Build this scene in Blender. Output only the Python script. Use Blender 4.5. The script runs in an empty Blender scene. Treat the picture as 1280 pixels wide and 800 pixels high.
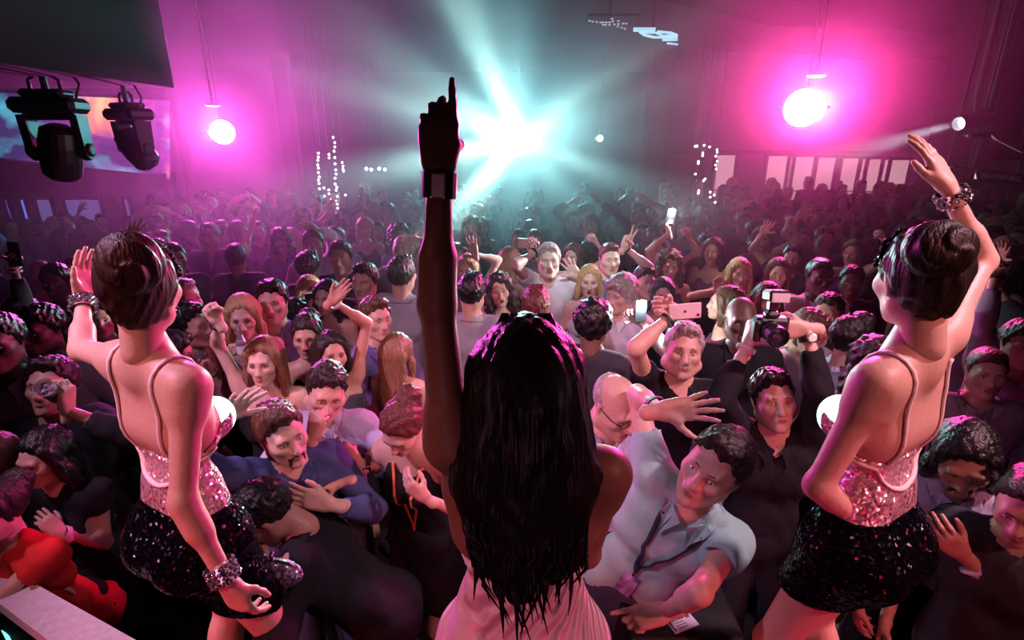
import bpy, math, random
import numpy as np
from mathutils import Matrix, Vector

SC = bpy.context.scene
COL = SC.collection
PI = math.pi
R = math.radians

# ------------------------------------------------------------------ camera
CAM = np.array([0.0, 0.0, 2.70])
PITCH = R(18.7)
FPX = 680.0                       # focal length in pixels of the 1280x800 frame
cd = bpy.data.cameras.new('camera')
cd.sensor_width = 36.0
cd.lens = FPX / 1280 * 36.0
cd.clip_start = 0.02
cam = bpy.data.objects.new('camera', cd)
COL.objects.link(cam)
cam.location = CAM
cam.rotation_euler = (PI / 2 - PITCH, 0, 0)
SC.camera = cam
_F = np.array([0, math.cos(PITCH), -math.sin(PITCH)])
_U = np.array([0, math.sin(PITCH), math.cos(PITCH)])


def ray(x, y):
    return np.array([1.0, 0, 0]) * ((x - 640) / FPX) + _U * ((400 - y) / FPX) + _F


def atY(x, y, Y):                 # the point seen at a pixel, on the plane at distance Y
    d = ray(x, y)
    return CAM + d * (Y / d[1])


def atZ(x, y, Z):                 # the point seen at a pixel, at height Z above the dance floor
    d = ray(x, y)
    return CAM + d * ((Z - CAM[2]) / d[2])


# ------------------------------------------------------------------ exposure
SC.view_settings.view_transform = 'Standard'
SC.view_settings.look = 'None'
SC.view_settings.exposure = 0.0
SC.view_settings.gamma = 1.0
SC.view_settings.use_curve_mapping = False
SC.cycles.use_denoising = True
SC.cycles.use_adaptive_sampling = True
SC.cycles.adaptive_threshold = 0.03
SC.cycles.max_bounces = 4
SC.cycles.diffuse_bounces = 2
SC.cycles.glossy_bounces = 2
SC.cycles.transmission_bounces = 4
SC.cycles.volume_bounces = 0
SC.cycles.sample_clamp_indirect = 4.0
SC.cycles.caustics_reflective = False
SC.cycles.caustics_refractive = False

# ------------------------------------------------------------------ haze and dim blue night air
W = bpy.data.worlds.new('club_air')
SC.world = W
W.use_nodes = True
nt = W.node_tree
nt.nodes.clear()
wo = nt.nodes.new('ShaderNodeOutputWorld')
bg = nt.nodes.new('ShaderNodeBackground')
bg.inputs[0].default_value = (0.05, 0.08, 0.25, 1)
bg.inputs[1].default_value = 0.02
nt.links.new(bg.outputs[0], wo.inputs[0])
vs = nt.nodes.new('ShaderNodeVolumeScatter')
vs.inputs['Color'].default_value = (0.95, 0.95, 1.0, 1)
HAZE = 0.032
# the smoke hangs over the back of the crowd, in drifts, and hardly reaches the stage
hz_pos = nt.nodes.new('ShaderNodeNewGeometry')
hz_sep = nt.nodes.new('ShaderNodeSeparateXYZ')
nt.links.new(hz_pos.outputs['Position'], hz_sep.inputs[0])


def hz_map(sock, a, b, c, d):
    n = nt.nodes.new('ShaderNodeMapRange')
    n.interpolation_type = 'SMOOTHSTEP'
    n.inputs[1].default_value, n.inputs[2].default_value, n.inputs[3].default_value, n.inputs[4].default_value = a, b, c, d
    nt.links.new(sock, n.inputs[0])
    return n.outputs[0]


def hz_mul(a, b):
    n = nt.nodes.new('ShaderNodeMath')
    n.operation = 'MULTIPLY'
    for i, v in enumerate((a, b)):
        if isinstance(v, float):
            n.inputs[i].default_value = v
        else:
            nt.links.new(v, n.inputs[i])
    return n.outputs[0]


hz_noi = nt.nodes.new('ShaderNodeTexNoise')
hz_noi.inputs['Scale'].default_value = 0.55
hz_noi.inputs['Detail'].default_value = 1.0
nt.links.new(hz_pos.outputs['Position'], hz_noi.inputs[0])
dens = hz_mul(hz_map(hz_sep.outputs[1], 2.4, 6.5, 0.0, 1.0), hz_map(hz_noi.outputs[0], 0.32, 0.68, 0.45, 1.5))
nt.links.new(hz_mul(dens, HAZE), vs.inputs['Density'])
vs.inputs['Anisotropy'].default_value = 0.62
nt.links.new(vs.outputs[0], wo.inputs['Volume'])
W.cycles.homogeneous_volume = False
W.cycles.volume_step_size = 1.0
SC.cycles.volume_max_steps = 18
W.cycles.volume_sampling = 'MULTIPLE_IMPORTANCE'


# ------------------------------------------------------------------ lamps of the club
def aim(o, target):
    d = Vector(target) - o.location
    o.rotation_euler = d.to_track_quat('-Z', 'Y').to_euler()


def spot(name, loc, target, color, power, cone, blend=0.6, radius=0.05):
    l = bpy.data.lights.new(name, 'SPOT')
    l.color = color
    l.energy = power
    l.spot_size = R(cone)
    l.spot_blend = blend
    l.shadow_soft_size = radius
    o = bpy.data.objects.new(name, l)
    COL.objects.link(o)
    o.location = loc
    aim(o, target)
    return o


LAMP_L = atY(278, 165, 8.6)       # pink wash lamp behind the crowd, beside the screen
LAMP_R = atY(1004, 135, 6.6)      # pink wash lamp behind the crowd, before the windows
LAMP_C = atY(648, 172, 13.5)      # the big effect lamp on the far wall
LAMP_S = atY(1208, 152, 5.6)      # narrow white beam lamp on the right
spot('pink_wash_light', LAMP_L + np.array([0.02, -0.3, 0]), (0.5, 0.5, 4.0), (1.0, 0.10, 0.70), 2300, 90, 1.0, 0.16)
spot('pink_wash_light', LAMP_R + np.array([-0.02, -0.3, 0]), (0.1, 0.5, 3.9), (1.0, 0.05, 0.36), 3000, 98, 1.0, 0.16)
spot('white_beam_light', LAMP_S + np.array([-0.16, -0.02, -0.03]), atY(960, 222, 5.0), (0.85, 0.85, 1.0), 2200, 11, 0.35, 0.03)

# the effect lamp throws a fan of separate beams: a patterned wheel in front of its bulb
g = spot('effect_beam_light', LAMP_C + np.array([0, -0.35, 0]), (0.0, 0.0, 2.7), (1, 1, 1), 17000, 165, 0.25, 0.10)
g.data.use_nodes = True
lt = g.data.node_tree
lt.nodes.clear()
lo = lt.nodes.new('ShaderNodeOutputLight')
em = lt.nodes.new('ShaderNodeEmission')
lt.links.new(em.outputs[0], lo.inputs[0])
tc = lt.nodes.new('ShaderNodeTexCoord')
CORE = 0.35


def lmath(op, a, b=None, c=None):
    n = lt.nodes.new('ShaderNodeMath')
    n.operation = op
    for i, v in enumerate((a, b, c)):
        if v is None:
            continue
        if isinstance(v, (int, float)):
            n.inputs[i].default_value = v
        else:
            lt.links.new(v, n.inputs[i])
    return n.outputs[0]


sep = lt.nodes.new('ShaderNodeSeparateXYZ')
lt.links.new(tc.outputs['Normal'], sep.inputs[0])
nx, ny, nz = sep.outputs
ang = lmath('ARCTAN2', ny, lmath('MULTIPLY', nx, -1.0))           # direction round the lamp, as the crowd sees it
turn = lmath('FRACT', lmath('ADD', lmath('DIVIDE', ang, 2 * PI), 1.0))
WHEEL = [(0, 0.42), (12, 0.55), (25, 0.25), (33, 0.55), (44, 0.40), (55, 0.12), (72, 0.06), (86, 0.16), (94, 0.30), (102, 0.35), (112, 0.9),
         (128, 1.2), (142, 0.7), (153, 0.45), (165, 0.62), (176, 0.40), (183, 0.04), (191, 0.8), (203, 1.1), (214, 0.55), (219, 0.08), (227, 0.9),
         (240, 0.6), (252, 0.22), (268, 0.12), (285, 0.18), (305, 0.30), (322, 0.18), (338, 0.34), (350, 0.10)]
wh = lt.nodes.new('ShaderNodeValToRGB')
wh.color_ramp.interpolation = 'EASE'
els = wh.color_ramp.elements
els[0].position = 0.0
els[1].position = 1.0
els[0].color = els[1].color = (WHEEL[0][1] / 1.25,) * 3 + (1,)
for a_, v_ in WHEEL[1:]:
    e_ = els.new(a_ / 360)
    e_.color = (v_ / 1.25,) * 3 + (1,)
lt.links.new(turn, wh.inputs[0])
noi = lt.nodes.new('ShaderNodeTexNoise')
noi.inputs['Scale'].default_value = 1.0
noi.inputs['Detail'].default_value = 2.0
cmb = lt.nodes.new('ShaderNodeCombineXYZ')
lt.links.new(lmath('MULTIPLY', lmath('SINE', ang), 3.2), cmb.inputs[0])
lt.links.new(lmath('MULTIPLY', lmath('COSINE', ang), 3.2), cmb.inputs[1])
lt.links.new(lmath('MULTIPLY', nz, 2.5), cmb.inputs[2])
lt.links.new(cmb.outputs[0], noi.inputs[0])
streak = lmath('MAXIMUM', lmath('MULTIPLY', lmath('SUBTRACT', noi.outputs[0], 0.30), 2.6), 0.0)
rho = lmath('SQRT', lmath('ADD', lmath('MULTIPLY', nx, nx), lmath('MULTIPLY', ny, ny)))     # sine of the angle off the axis
core = lmath('MULTIPLY', lmath('EXPONENT', lmath('MULTIPLY', lmath('MULTIPLY', rho, rho), -28.0)), CORE)
fan = lmath('MULTIPLY', lmath('MULTIPLY', wh.outputs[0], streak), lmath('ADD', lmath('EXPONENT', lmath('MULTIPLY', lmath('MULTIPLY', rho, rho), -5.0)), 0.16))
total = lmath('ADD', fan, core)
cr = lt.nodes.new('ShaderNodeValToRGB')
cr.color_ramp.elements[0].color = (0.0, 0.28, 0.36, 1)
cr.color_ramp.elements[1].color = (0.58, 1.0, 0.84, 1)
cr.color_ramp.elements[1].position = 0.9
lt.links.new(total, cr.inputs[0])
lt.links.new(cr.outputs[0], em.inputs[0])
lt.links.new(total, em.inputs[1])

# lamps on the ceiling over the stage sides light the front of the crowd; lamps behind the photographer light the outer dancers
spot('crowd_wash_light', (-2.7, 1.0, 4.2), (-0.60, 2.35, 1.4), (0.90, 0.50, 0.84), 500, 54, 0.9, 0.10)
spot('crowd_wash_light', (2.7, 1.0, 4.2), (0.80, 2.2, 1.4), (1.0, 0.54, 0.66), 500, 54, 0.9, 0.10)
spot('dancer_wash_light', (-2.5, -1.0, 4.2), (-0.95, 1.3, 1.85), (1.0, 0.30, 0.29), 290, 38, 0.8, 0.10)
spot('dancer_wash_light', (2.6, -1.0, 4.2), (1.05, 1.25, 1.85), (1.0, 0.30, 0.29), 290, 38, 0.8, 0.10)
spot('dress_fill_light', (-0.3, -2.6, 1.3), (0.0, 1.0, 1.75), (1.0, 0.34, 0.56), 34, 36, 0.9, 0.10)  # unseen fill added to brighten the middle dancer's dress and arm
spot('stage_foot_light', (-1.9, -0.4, 0.95), (-0.75, 1.25, 1.15), (1.0, 0.02, 0.10), 70, 60, 0.8, 0.08)
spot('stage_foot_light', (1.9, -0.4, 0.95), (0.85, 1.1, 1.15), (1.0, 0.02, 0.14), 70, 60, 0.8, 0.08)
spot('overhead_crowd_light', (0.4, 1.6, 4.25), atZ(725, 345, 1.5), (0.80, 0.95, 1.0), 420, 18, 0.9, 0.08)


# ------------------------------------------------------------------ materials
MATS = {}


def mat(name, color, rough=0.6, metal=0.0, emit=None, estr=0.0, spec=0.5, coat=0.0, alpha=None):
    if name in MATS:
        return MATS[name]
    m = bpy.data.materials.new(name)
    m.use_nodes = True
    b = m.node_tree.nodes['Principled BSDF']
    b.inputs['Base Color'].default_value = (*color, 1)
    b.inputs['Roughness'].default_value = rough
    b.inputs['Metallic'].default_value = metal
    b.inputs['Specular IOR Level'].default_value = spec
    b.inputs['Coat Weight'].default_value = coat
    if emit:
        b.inputs['Emission Color'].default_value = (*emit, 1)
        b.inputs['Emission Strength'].default_value = estr
    MATS[name] = m
    return m


def bump(m, scale=60, strength=0.3, dist=0.004, kind='noise', stretch=(1, 1, 1), vary=0.0, detail=3):
    t = m.node_tree
    b = t.nodes['Principled BSDF']
    tc_ = t.nodes.new('ShaderNodeTexCoord')
    mp_ = t.nodes.new('ShaderNodeMapping')
    mp_.inputs['Scale'].default_value = stretch
    t.links.new(tc_.outputs['Object'], mp_.inputs[0])
    if kind == 'noise':
        n = t.nodes.new('ShaderNodeTexNoise')
        n.inputs['Detail'].default_value = detail
        out = n.outputs[0]
    else:
        n = t.nodes.new('ShaderNodeTexVoronoi')
        out = n.outputs['Distance']
    n.inputs['Scale'].default_value = scale
    t.links.new(mp_.outputs[0], n.inputs[0])
    bp = t.nodes.new('ShaderNodeBump')
    bp.inputs['Strength'].default_value = strength
    bp.inputs['Distance'].default_value = dist
    t.links.new(out, bp.inputs['Height'])
    t.links.new(bp.outputs[0], b.inputs['Normal'])
    if vary:
        c = b.inputs['Base Color'].default_value[:3]
        r = t.nodes.new('ShaderNodeValToRGB')
        r.color_ramp.elements[0].position = 0.3
        r.color_ramp.elements[1].position = 0.7
        r.color_ramp.elements[0].color = (*[v * (1 - vary) for v in c], 1)
        r.color_ramp.elements[1].color = (*[min(1, v * (1 + vary)) for v in c], 1)
        t.links.new(out, r.inputs[0])
        t.links.new(r.outputs[0], b.inputs['Base Color'])
    return m


def skin(name, c):
    if name in MATS:
        return MATS[name]
    m = mat(name, c, 0.48, spec=0.45)
    return bump(m, 90, 0.12, 0.002, vary=0.06)


def cloth(name, c, rough=0.85):
    if name in MATS:
        return MATS[name]
    m = mat(name, c, rough, spec=0.2)
    return bump(m, 9, 0.55, 0.03, stretch=(1, 1, 0.6), detail=4)


def hairmat(name, c, rough=0.46):
    if name in MATS:
        return MATS[name]
    m = mat(name, c, rough, spec=0.45)
    return bump(m, 120, 0.9, 0.006, stretch=(1, 1, 0.08), vary=0.35)


def sequin(name, c, base_rough=0.25, metal=0.6, scale=150, spec=0.5):
    if name in MATS:
        return MATS[name]
    m = mat(name, c, base_rough, metal, spec=spec)
    t = m.node_tree
    b = t.nodes['Principled BSDF']
    tc_ = t.nodes.new('ShaderNodeTexCoord')
    v = t.nodes.new('ShaderNodeTexVoronoi')
    v.inputs['Scale'].default_value = scale
    t.links.new(tc_.outputs['Object'], v.inputs[0])
    # each sequin disc is tilted its own way
    sb = t.nodes.new('ShaderNodeVectorMath'); sb.operation = 'SUBTRACT'
    sb.inputs[1].default_value = (0.5, 0.5, 0.5)
    t.links.new(v.outputs['Color'], sb.inputs[0])
    sc_ = t.nodes.new('ShaderNodeVectorMath'); sc_.operation = 'SCALE'
    sc_.inputs['Scale'].default_value = 1.1
    t.links.new(sb.outputs[0], sc_.inputs[0])
    gm = t.nodes.new('ShaderNodeNewGeometry')
    ad = t.nodes.new('ShaderNodeVectorMath'); ad.operation = 'ADD'
    t.links.new(sc_.outputs[0], ad.inputs[0])
    t.links.new(gm.outputs['Normal'], ad.inputs[1])
    nm = t.nodes.new('ShaderNodeVectorMath'); nm.operation = 'NORMALIZE'
    t.links.new(ad.outputs[0], nm.inputs[0])
    t.links.new(nm.outputs[0], b.inputs['Normal'])
    return m


# ------------------------------------------------------------------ objects
def mesh_data(name, V, F, mats, midx=None, smooth=True):
    me = bpy.data.meshes.new(name)
    V = np.asarray(V, np.float32)
    if isinstance(F, np.ndarray):
        n, k = F.shape
        me.vertices.add(len(V))
        me.vertices.foreach_set('co', V.ravel())
        me.loops.add(n * k)
        me.loops.foreach_set('vertex_index', F.astype(np.int32).ravel())
        me.polygons.add(n)
        me.polygons.foreach_set('loop_start', np.arange(0, n * k, k, dtype=np.int32))
        me.update(calc_edges=True)
    else:
        me.from_pydata([tuple(map(float, v)) for v in V], [], F)
    if not isinstance(mats, (list, tuple)):
        mats = [mats]
    for m in mats:
        me.materials.append(m)
    if midx is not None:
        me.polygons.foreach_set('material_index', np.asarray(midx, np.int32))
    if smooth:
        me.polygons.foreach_set('use_smooth', np.ones(len(me.polygons), bool))
    me.update()
    return me


def link(name, data, parent=None, loc=None, rot=None):
    o = bpy.data.objects.new(name, data)
    COL.objects.link(o)
    if parent is not None:
        o.parent = parent
    if loc is not None:
        o.location = [float(v) for v in loc]
    if rot is not None:
        o.rotation_euler = rot
    return o


def tag(o, label=None, cat=None, group=None, kind=None):
    if label: o['label'] = label
    if cat: o['category'] = cat
    if group: o['group'] = group
    if kind: o['kind'] = kind
    return o


class MB:                          # collects simple solids into one mesh
    def __init__(s):
        s.V, s.F = [], []

    def add(s, V, F):
        n = len(s.V)
        s.V += [tuple(map(float, v)) for v in V]
        s.F += [tuple(i + n for i in f) for f in F]
        return s

    def box(s, c, size, M=None, bev=0.0):
        x, y, z = (v / 2 for v in size)
        if bev > 0:
            e = bev
            pts = []
            for sx in (-1, 1):
                for sy in (-1, 1):
                    for sz in (-1, 1):
                        pts += [(sx * x, sy * (y - e), sz * (z - e)), (sx * (x - e), sy * y, sz * (z - e)), (sx * (x - e), sy * (y - e), sz * z)]
            P = np.array(pts)
            F = []
            ix = lambda a, b, c_, k: ((a * 2 + b) * 2 + c_) * 3 + k
            for a in (0, 1):
                q = [ix(a, 0, 0, 0), ix(a, 1, 0, 0), ix(a, 1, 1, 0), ix(a, 0, 1, 0)]
                F.append(q if a else q[::-1])
                q = [ix(0, a, 0, 1), ix(0, a, 1, 1), ix(1, a, 1, 1), ix(1, a, 0, 1)]
                F.append(q if a else q[::-1])
                q = [ix(0, 0, a, 2), ix(1, 0, a, 2), ix(1, 1, a, 2), ix(0, 1, a, 2)]
                F.append(q if a else q[::-1])
            for a in (0, 1):
                for b in (0, 1):
                    for F_ in ([ix(a, b, 0, 0), ix(a, b, 1, 0), ix(a, b, 1, 1), ix(a, b, 0, 1)],
                               [ix(a, 0, b, 0), ix(a, 1, b, 0), ix(a, 1, b, 2), ix(a, 0, b, 2)],
                               [ix(0, a, b, 1), ix(1, a, b, 1), ix(1, a, b, 2), ix(0, a, b, 2)]):
                        F.append(F_)
                    for c_ in (0, 1):
                        F.append([ix(a, b, c_, 0), ix(a, b, c_, 1), ix(a, b, c_, 2)])
        else:
            P = np.array([(sx * x, sy * y, sz * z) for sx in (-1, 1) for sy in (-1, 1) for sz in (-1, 1)])
            F = [(0, 1, 3, 2), (4, 6, 7, 5), (0, 4, 5, 1), (2, 3, 7, 6), (0, 2, 6, 4), (1, 5, 7, 3)]
        if M is not None:
            P = P @ np.array(M).T
        return s.add(P + np.array(c), F)

    def tube(s, pts, r, n=10, cap=True, flat=1.0):
        pts = [np.array(p, float) for p in pts]
        rs = r if isinstance(r, (list, tuple, np.ndarray)) else [r] * len(pts)
        V, F = [], []
        ref = None
        for i, p in enumerate(pts):
            d = pts[min(i + 1, len(pts) - 1)] - pts[max(i - 1, 0)]
            d = d / (np.linalg.norm(d) + 1e-9)
            if ref is None:
                ref = np.cross(d, (0, 0, 1.0)) if abs(d[2]) < 0.95 else np.cross(d, (1.0, 0, 0))
            ref = ref - d * (ref @ d)
            ref = ref / (np.linalg.norm(ref) + 1e-9)
            b = np.cross(d, ref)
            for k in range(n):
                a = 2 * PI * k / n
                V.append(p + rs[i] * (math.cos(a) * ref + flat * math.sin(a) * b))
        for i in range(len(pts) - 1):
            for k in range(n):
                F.append((i * n + k, i * n + (k + 1) % n, (i + 1) * n + (k + 1) % n, (i + 1) * n + k))
        if cap:
            F.append(tuple(range(n))[::-1])
            F.append(tuple(range((len(pts) - 1) * n, len(pts) * n)))
        return s.add(V, F)

    def lathe(s, prof, c=(0, 0, 0), n=20, M=None):
        V, F = [], []
        for (r, z) in prof:
            for k in range(n):
                a = 2 * PI * k / n
                V.append((r * math.cos(a), r * math.sin(a), z))
        for i in range(len(prof) - 1):
            for k in range(n):
                F.append((i * n + k, i * n + (k + 1) % n, (i + 1) * n + (k + 1) % n, (i + 1) * n + k))
        F.append(tuple(range(n))[::-1])
        F.append(tuple(range((len(prof) - 1) * n, len(prof) * n)))
        P = np.array(V)
        if M is not None:
            P = P @ np.array(M).T
        return s.add(P + np.array(c), F)

    def prism(s, poly, thick, O, X, Y):     # a 2D outline in the plane O,X,Y thickened along the normal
        X, Y, O = (np.array(v, float) for v in (X, Y, O))
        N = np.cross(X, Y)
        n = len(poly)
        V = [O + X * p[0] + Y * p[1] - N * thick / 2 for p in poly] + [O + X * p[0] + Y * p[1] + N * thick / 2 for p in poly]
        F = [tuple(range(n))[::-1], tuple(range(n, 2 * n))] + [(i, (i + 1) % n, n + (i + 1) % n, n + i) for i in range(n)]
        return s.add(V, F)

    def build(s, name, m, parent=None, smooth=False, loc=None, rot=None):
        return link(name, mesh_data(name, s.V, s.F, m, smooth=smooth), parent, loc, rot)


# ------------------------------------------------------------------ rounded solids: distance fields meshed with surface nets
def nrm(v):
    v = np.asarray(v, float)
    return v / (np.linalg.norm(v) + 1e-9)


def smin(a, b, k):
    h = np.maximum(k - np.abs(a - b), 0) / k
    return np.minimum(a, b) - h * h * k * 0.25


class SDF:
    def __init__(s):
        s.ops = []

    def cone(s, a, b, r1, r2=None, k=0.02, n=None, q=1.0, op='u'):
        a, b = np.asarray(a, np.float32), np.asarray(b, np.float32)
        r2 = r1 if r2 is None else r2
        m = max(r1, r2)
        s.ops.append((op, 'c', (a, b, r1, r2, None if n is None else nrm(n).astype(np.float32), q), k,
                      np.minimum(a, b) - m, np.maximum(a, b) + m))
        return s

    def ell(s, c, r, k=0.02, M=None, op='u'):
        c, r = np.asarray(c, np.float32), np.asarray(r, np.float32) * np.ones(3, np.float32)
        m = r if M is None else np.ones(3) * r.max()
        s.ops.append((op, 'e', (c, r, None if M is None else np.asarray(M, np.float32)), k, c - m, c + m))
        return s

    def plane(s, pt, n, k=0.01, op='i'):      # keeps the side the normal points to
        s.ops.append((op, 'p', (np.asarray(pt, np.float32), nrm(n).astype(np.float32)), k, None, None))
        return s

    def wave(s, fn):
        s.ops.append(('w', 'w', fn, 0, None, None))
        return s

    def bounds(s, pad):
        u = [o for o in s.ops if o[0] == 'u']
        return np.min([o[4] for o in u], 0) - pad, np.max([o[5] for o in u], 0) + pad

    @staticmethod
    def prim(o, p):
        t, a = o[1], o[2]
        if t == 'c':
            A, B, r1, r2, n, q = a
            pa = p - A
            if n is not None:
                pa = pa + np.outer(pa @ n, n) * np.float32(1 / q - 1)
                ba = B - A
                ba = ba + n * (ba @ n) * np.float32(1 / q - 1)
            else:
                ba = B - A
            bb = ba @ ba + 1e-9
            tt = np.clip((pa @ ba) / bb, 0, 1)
            d = pa - tt[:, None] * ba
            dd = np.sqrt(np.einsum('ij,ij->i', d, d)) - (r1 + (r2 - r1) * tt)
            return dd * np.float32(0.5 + 0.5 * q) if n is not None else dd
        if t == 'e':
            c, r, M = a
            d = p - c
            if M is not None:
                d = d @ M
            e = d / r
            k0 = np.sqrt(np.einsum('ij,ij->i', e, e)) + 1e-6
            e = e / r
            k1 = np.sqrt(np.einsum('ij,ij->i', e, e)) + 1e-6
            return k0 * (k0 - 1) / k1
        pt, n = a
        return -((p - pt) @ n)

    def __call__(s, p, band=None):
        p = p.astype(np.float32)
        D = np.full(len(p), 0.3, np.float32)
        for o in s.ops:
            op, k = o[0], o[3]
            if op == 'w':
                D = D + o[2](p)
                continue
            if op == 'u':
                if band is not None:
                    lo, hi = o[4] - (band + k), o[5] + (band + k)
                    idx = np.flatnonzero(((p > lo) & (p < hi)).all(1))
                    if len(idx) == 0:
                        continue
                    D[idx] = smin(D[idx], SDF.prim(o, p[idx]), k)
                else:
                    D = smin(D, SDF.prim(o, p), k)
            elif op == 's':
                D = -smin(-D, SDF.prim(o, p), k)
            elif op == 'i':
                D = -smin(-D, -SDF.prim(o, p), k)
        return D


CORN = np.array([(i, j, k) for i in (0, 1) for j in (0, 1) for k in (0, 1)])
EDGES = [(a, b) for a in range(8) for b in range(a + 1, 8) if np.abs(CORN[a] - CORN[b]).sum() == 1]


def net(f, h, c=4, pad=None):
    lo, hi = f.bounds(3 * h)
    n = np.ceil((hi - lo) / (h * c)).astype(int)
    cc = np.stack(np.meshgrid(*[np.arange(m) for m in n], indexing='ij'), -1).reshape(-1, 3)
    d = f(lo + (cc + 0.5) * h * c).reshape(n)
    act = np.abs(d) < c * h * 1.35 + 0.01
    N = n * c + 1
    rep = lambda A: np.repeat(np.repeat(np.repeat(A, c, 0), c, 1), c, 2)
    D = np.pad(rep(np.where(d < 0, -1.0, 1.0)), ((0, 1),) * 3, mode='edge').astype(np.float32)
    a = rep(act)
    M = np.zeros(N, bool)
    for i, j, k in CORN:
        M[i:N[0] - 1 + i, j:N[1] - 1 + j, k:N[2] - 1 + k] |= a
    I = np.argwhere(M)
    D[M] = f(lo + I * h, band=0.05)
    D[D == 0] = 1e-6
    neg = D < 0
    cnt = sum(neg[i:N[0] - 1 + i, j:N[1] - 1 + j, k:N[2] - 1 + k].astype(np.int8) for i, j, k in CORN)
    cell = np.argwhere((cnt > 0) & (cnt < 8))
    idm = np.full(N - 1, -1, np.int64)
    idm[tuple(cell.T)] = np.arange(len(cell))
    vals = np.stack([D[tuple((cell + o).T)] for o in CORN], 1)
    acc = np.zeros((len(cell), 3))
    num = np.zeros(len(cell))
    for e0, e1 in EDGES:
        v0, v1 = vals[:, e0], vals[:, e1]
        x = (v0 < 0) != (v1 < 0)
        t = (v0[x] / (v0[x] - v1[x]))[:, None]
        acc[x] += CORN[e0] + t * (CORN[e1] - CORN[e0])
        num[x] += 1
    V = lo + (cell + acc / num[:, None]) * h
    Q = []
    for ax in range(3):
        b, cx = (ax + 1) % 3, (ax + 2) % 3
        s0 = [slice(None)] * 3; s1 = [slice(None)] * 3
        s0[ax] = slice(0, -1); s1[ax] = slice(1, None)
        for t_ in (b, cx):
            s0[t_] = slice(1, -1); s1[t_] = slice(1, -1)
        n0, n1 = neg[tuple(s0)], neg[tuple(s1)]
        E = np.argwhere(n0 != n1)
        if not len(E):
            continue
        flip = n0[tuple(E.T)]
        E = E.copy()
        E[:, b] += 1; E[:, cx] += 1
        eb = np.zeros(3, int); eb[b] = 1
        ec = np.zeros(3, int); ec[cx] = 1
        q = np.stack([idm[tuple((E - eb - ec).T)], idm[tuple((E - ec).T)], idm[tuple(E.T)], idm[tuple((E - eb).T)]], 1)
        q[~flip] = q[~flip][:, ::-1]
        Q.append(q)
    return V, np.concatenate(Q)


def rotm(yaw=0, pitch=0, roll=0):      # degrees; pitch > 0 looks down, for something that faces -Y
    return np.array(Matrix.Rotation(R(yaw), 3, 'Z') @ Matrix.Rotation(R(pitch), 3, 'X') @ Matrix.Rotation(R(roll), 3, 'Y'))


# ------------------------------------------------------------------ hands: palm, four fingers, thumb
# frame: wrist at the origin, fingers along +Z, palm faces -Y, thumb on +X (a right hand)
def make_hand(curl, splay, thumb, h=0.0045):
    f = SDF()
    kn = [(0.030, 0.0, 0.088), (0.010, 0.0, 0.094), (-0.010, 0.0, 0.090), (-0.028, 0.0, 0.080)]
    f.cone((0, 0.002, -0.045), (0, 0, 0.004), 0.0285, 0.027, n=(0, 1, 0), q=0.78, k=0.01)
    for x, y, z in kn:
        f.cone((x * 0.55, 0, 0.01), (x, y, z), 0.017, 0.0135, k=0.016, n=(0, 1, 0), q=0.85)
    f.cone((0.012, -0.006, 0.02), (0.034, -0.012, 0.05), 0.018, 0.014, k=0.016)
    f.cone((-0.02, -0.006, 0.02), (-0.026, -0.005, 0.06), 0.015, 0.012, k=0.016)
    L = [(0.040, 0.025, 0.020), (0.045, 0.028, 0.021), (0.042, 0.027, 0.021), (0.033, 0.020, 0.018)]
    for i in range(4):
        p = np.array(kn[i])
        a = 0.0
        sx = math.tan(R(splay[i]))
        for j in range(3):
            a += R(curl[i][j])
            d = nrm((sx * math.cos(a), -math.sin(a), math.cos(a)))
            q = p + d * L[i][j]
            r = (0.0093, 0.0085, 0.0076)[j] * (0.9 if i == 3 else 1)
            f.cone(p, q, r, r * 0.92, k=0.005)
            p = q
    p = np.array((0.026, -0.008, 0.032))
    for (dx, dy, dz), l, r in zip(thumb, (0.036, 0.030, 0.022), (0.0125, 0.0105, 0.009)):
        q = p + nrm((dx, dy, dz)) * l
        f.cone(p, q, r, r * 0.9, k=0.008)
        p = q
    return net(f, h)


Z3 = (0, 0, 0)
HANDSPEC = {
    'open': ([(4, 6, 4)] * 4, (13, 3, -7, -18), [(0.9, -0.15, 0.6), (0.85, -0.1, 0.75), (0.7, -0.1, 0.8)]),
    'flat': ([(6, 10, 8)] * 4, (4, 1, -2, -5), [(0.55, -0.25, 0.85), (0.3, -0.2, 1), (0.15, -0.15, 1)]),
    'relax': ([(22, 28, 18), (28, 32, 20), (32, 34, 20), (34, 34, 20)], (3, 1, -1, -4), [(0.6, -0.6, 0.7), (0.3, -0.5, 0.9), (0.1, -0.4, 1)]),
    'fist': ([(82, 95, 60)] * 4, (2, 0, -1, -3), [(0.5, -0.8, 0.5), (-0.5, -0.6, 0.6), (-1, -0.2, 0.25)]),
    'point': ([Z3, (22, 105, 70), (34, 105, 70), (44, 105, 70)], (0, 0, -1, -3), [(0.5, -0.8, 0.5), (-0.6, -0.6, 0.5), (-1, -0.2, 0.2)]),
    'peace': ([Z3, Z3, (80, 95, 60), (80, 95, 60)], (10, -9, -1, -3), [(0.4, -0.9, 0.4), (-0.7, -0.5, 0.4), (-1, -0.2, 0.1)]),
    'grip': ([(48, 55, 35), (50, 55, 35), (52, 55, 35), (52, 55, 35)], (2, 0, -1, -3), [(0.6, -0.8, 0.5), (0.1, -0.9, 0.5), (-0.3, -0.8, 0.5)]),
}
HANDS = {}


def hand(kind, left, far=False):
    if (kind, far) not in HANDS:
        HANDS[kind, far] = make_hand(*HANDSPEC[kind], h=0.0074 if far else 0.0052)
    V, F = HANDS[kind, far]
    return (V * np.array([-1, 1, 1]), F[:, ::-1]) if left else (V, F)


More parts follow.
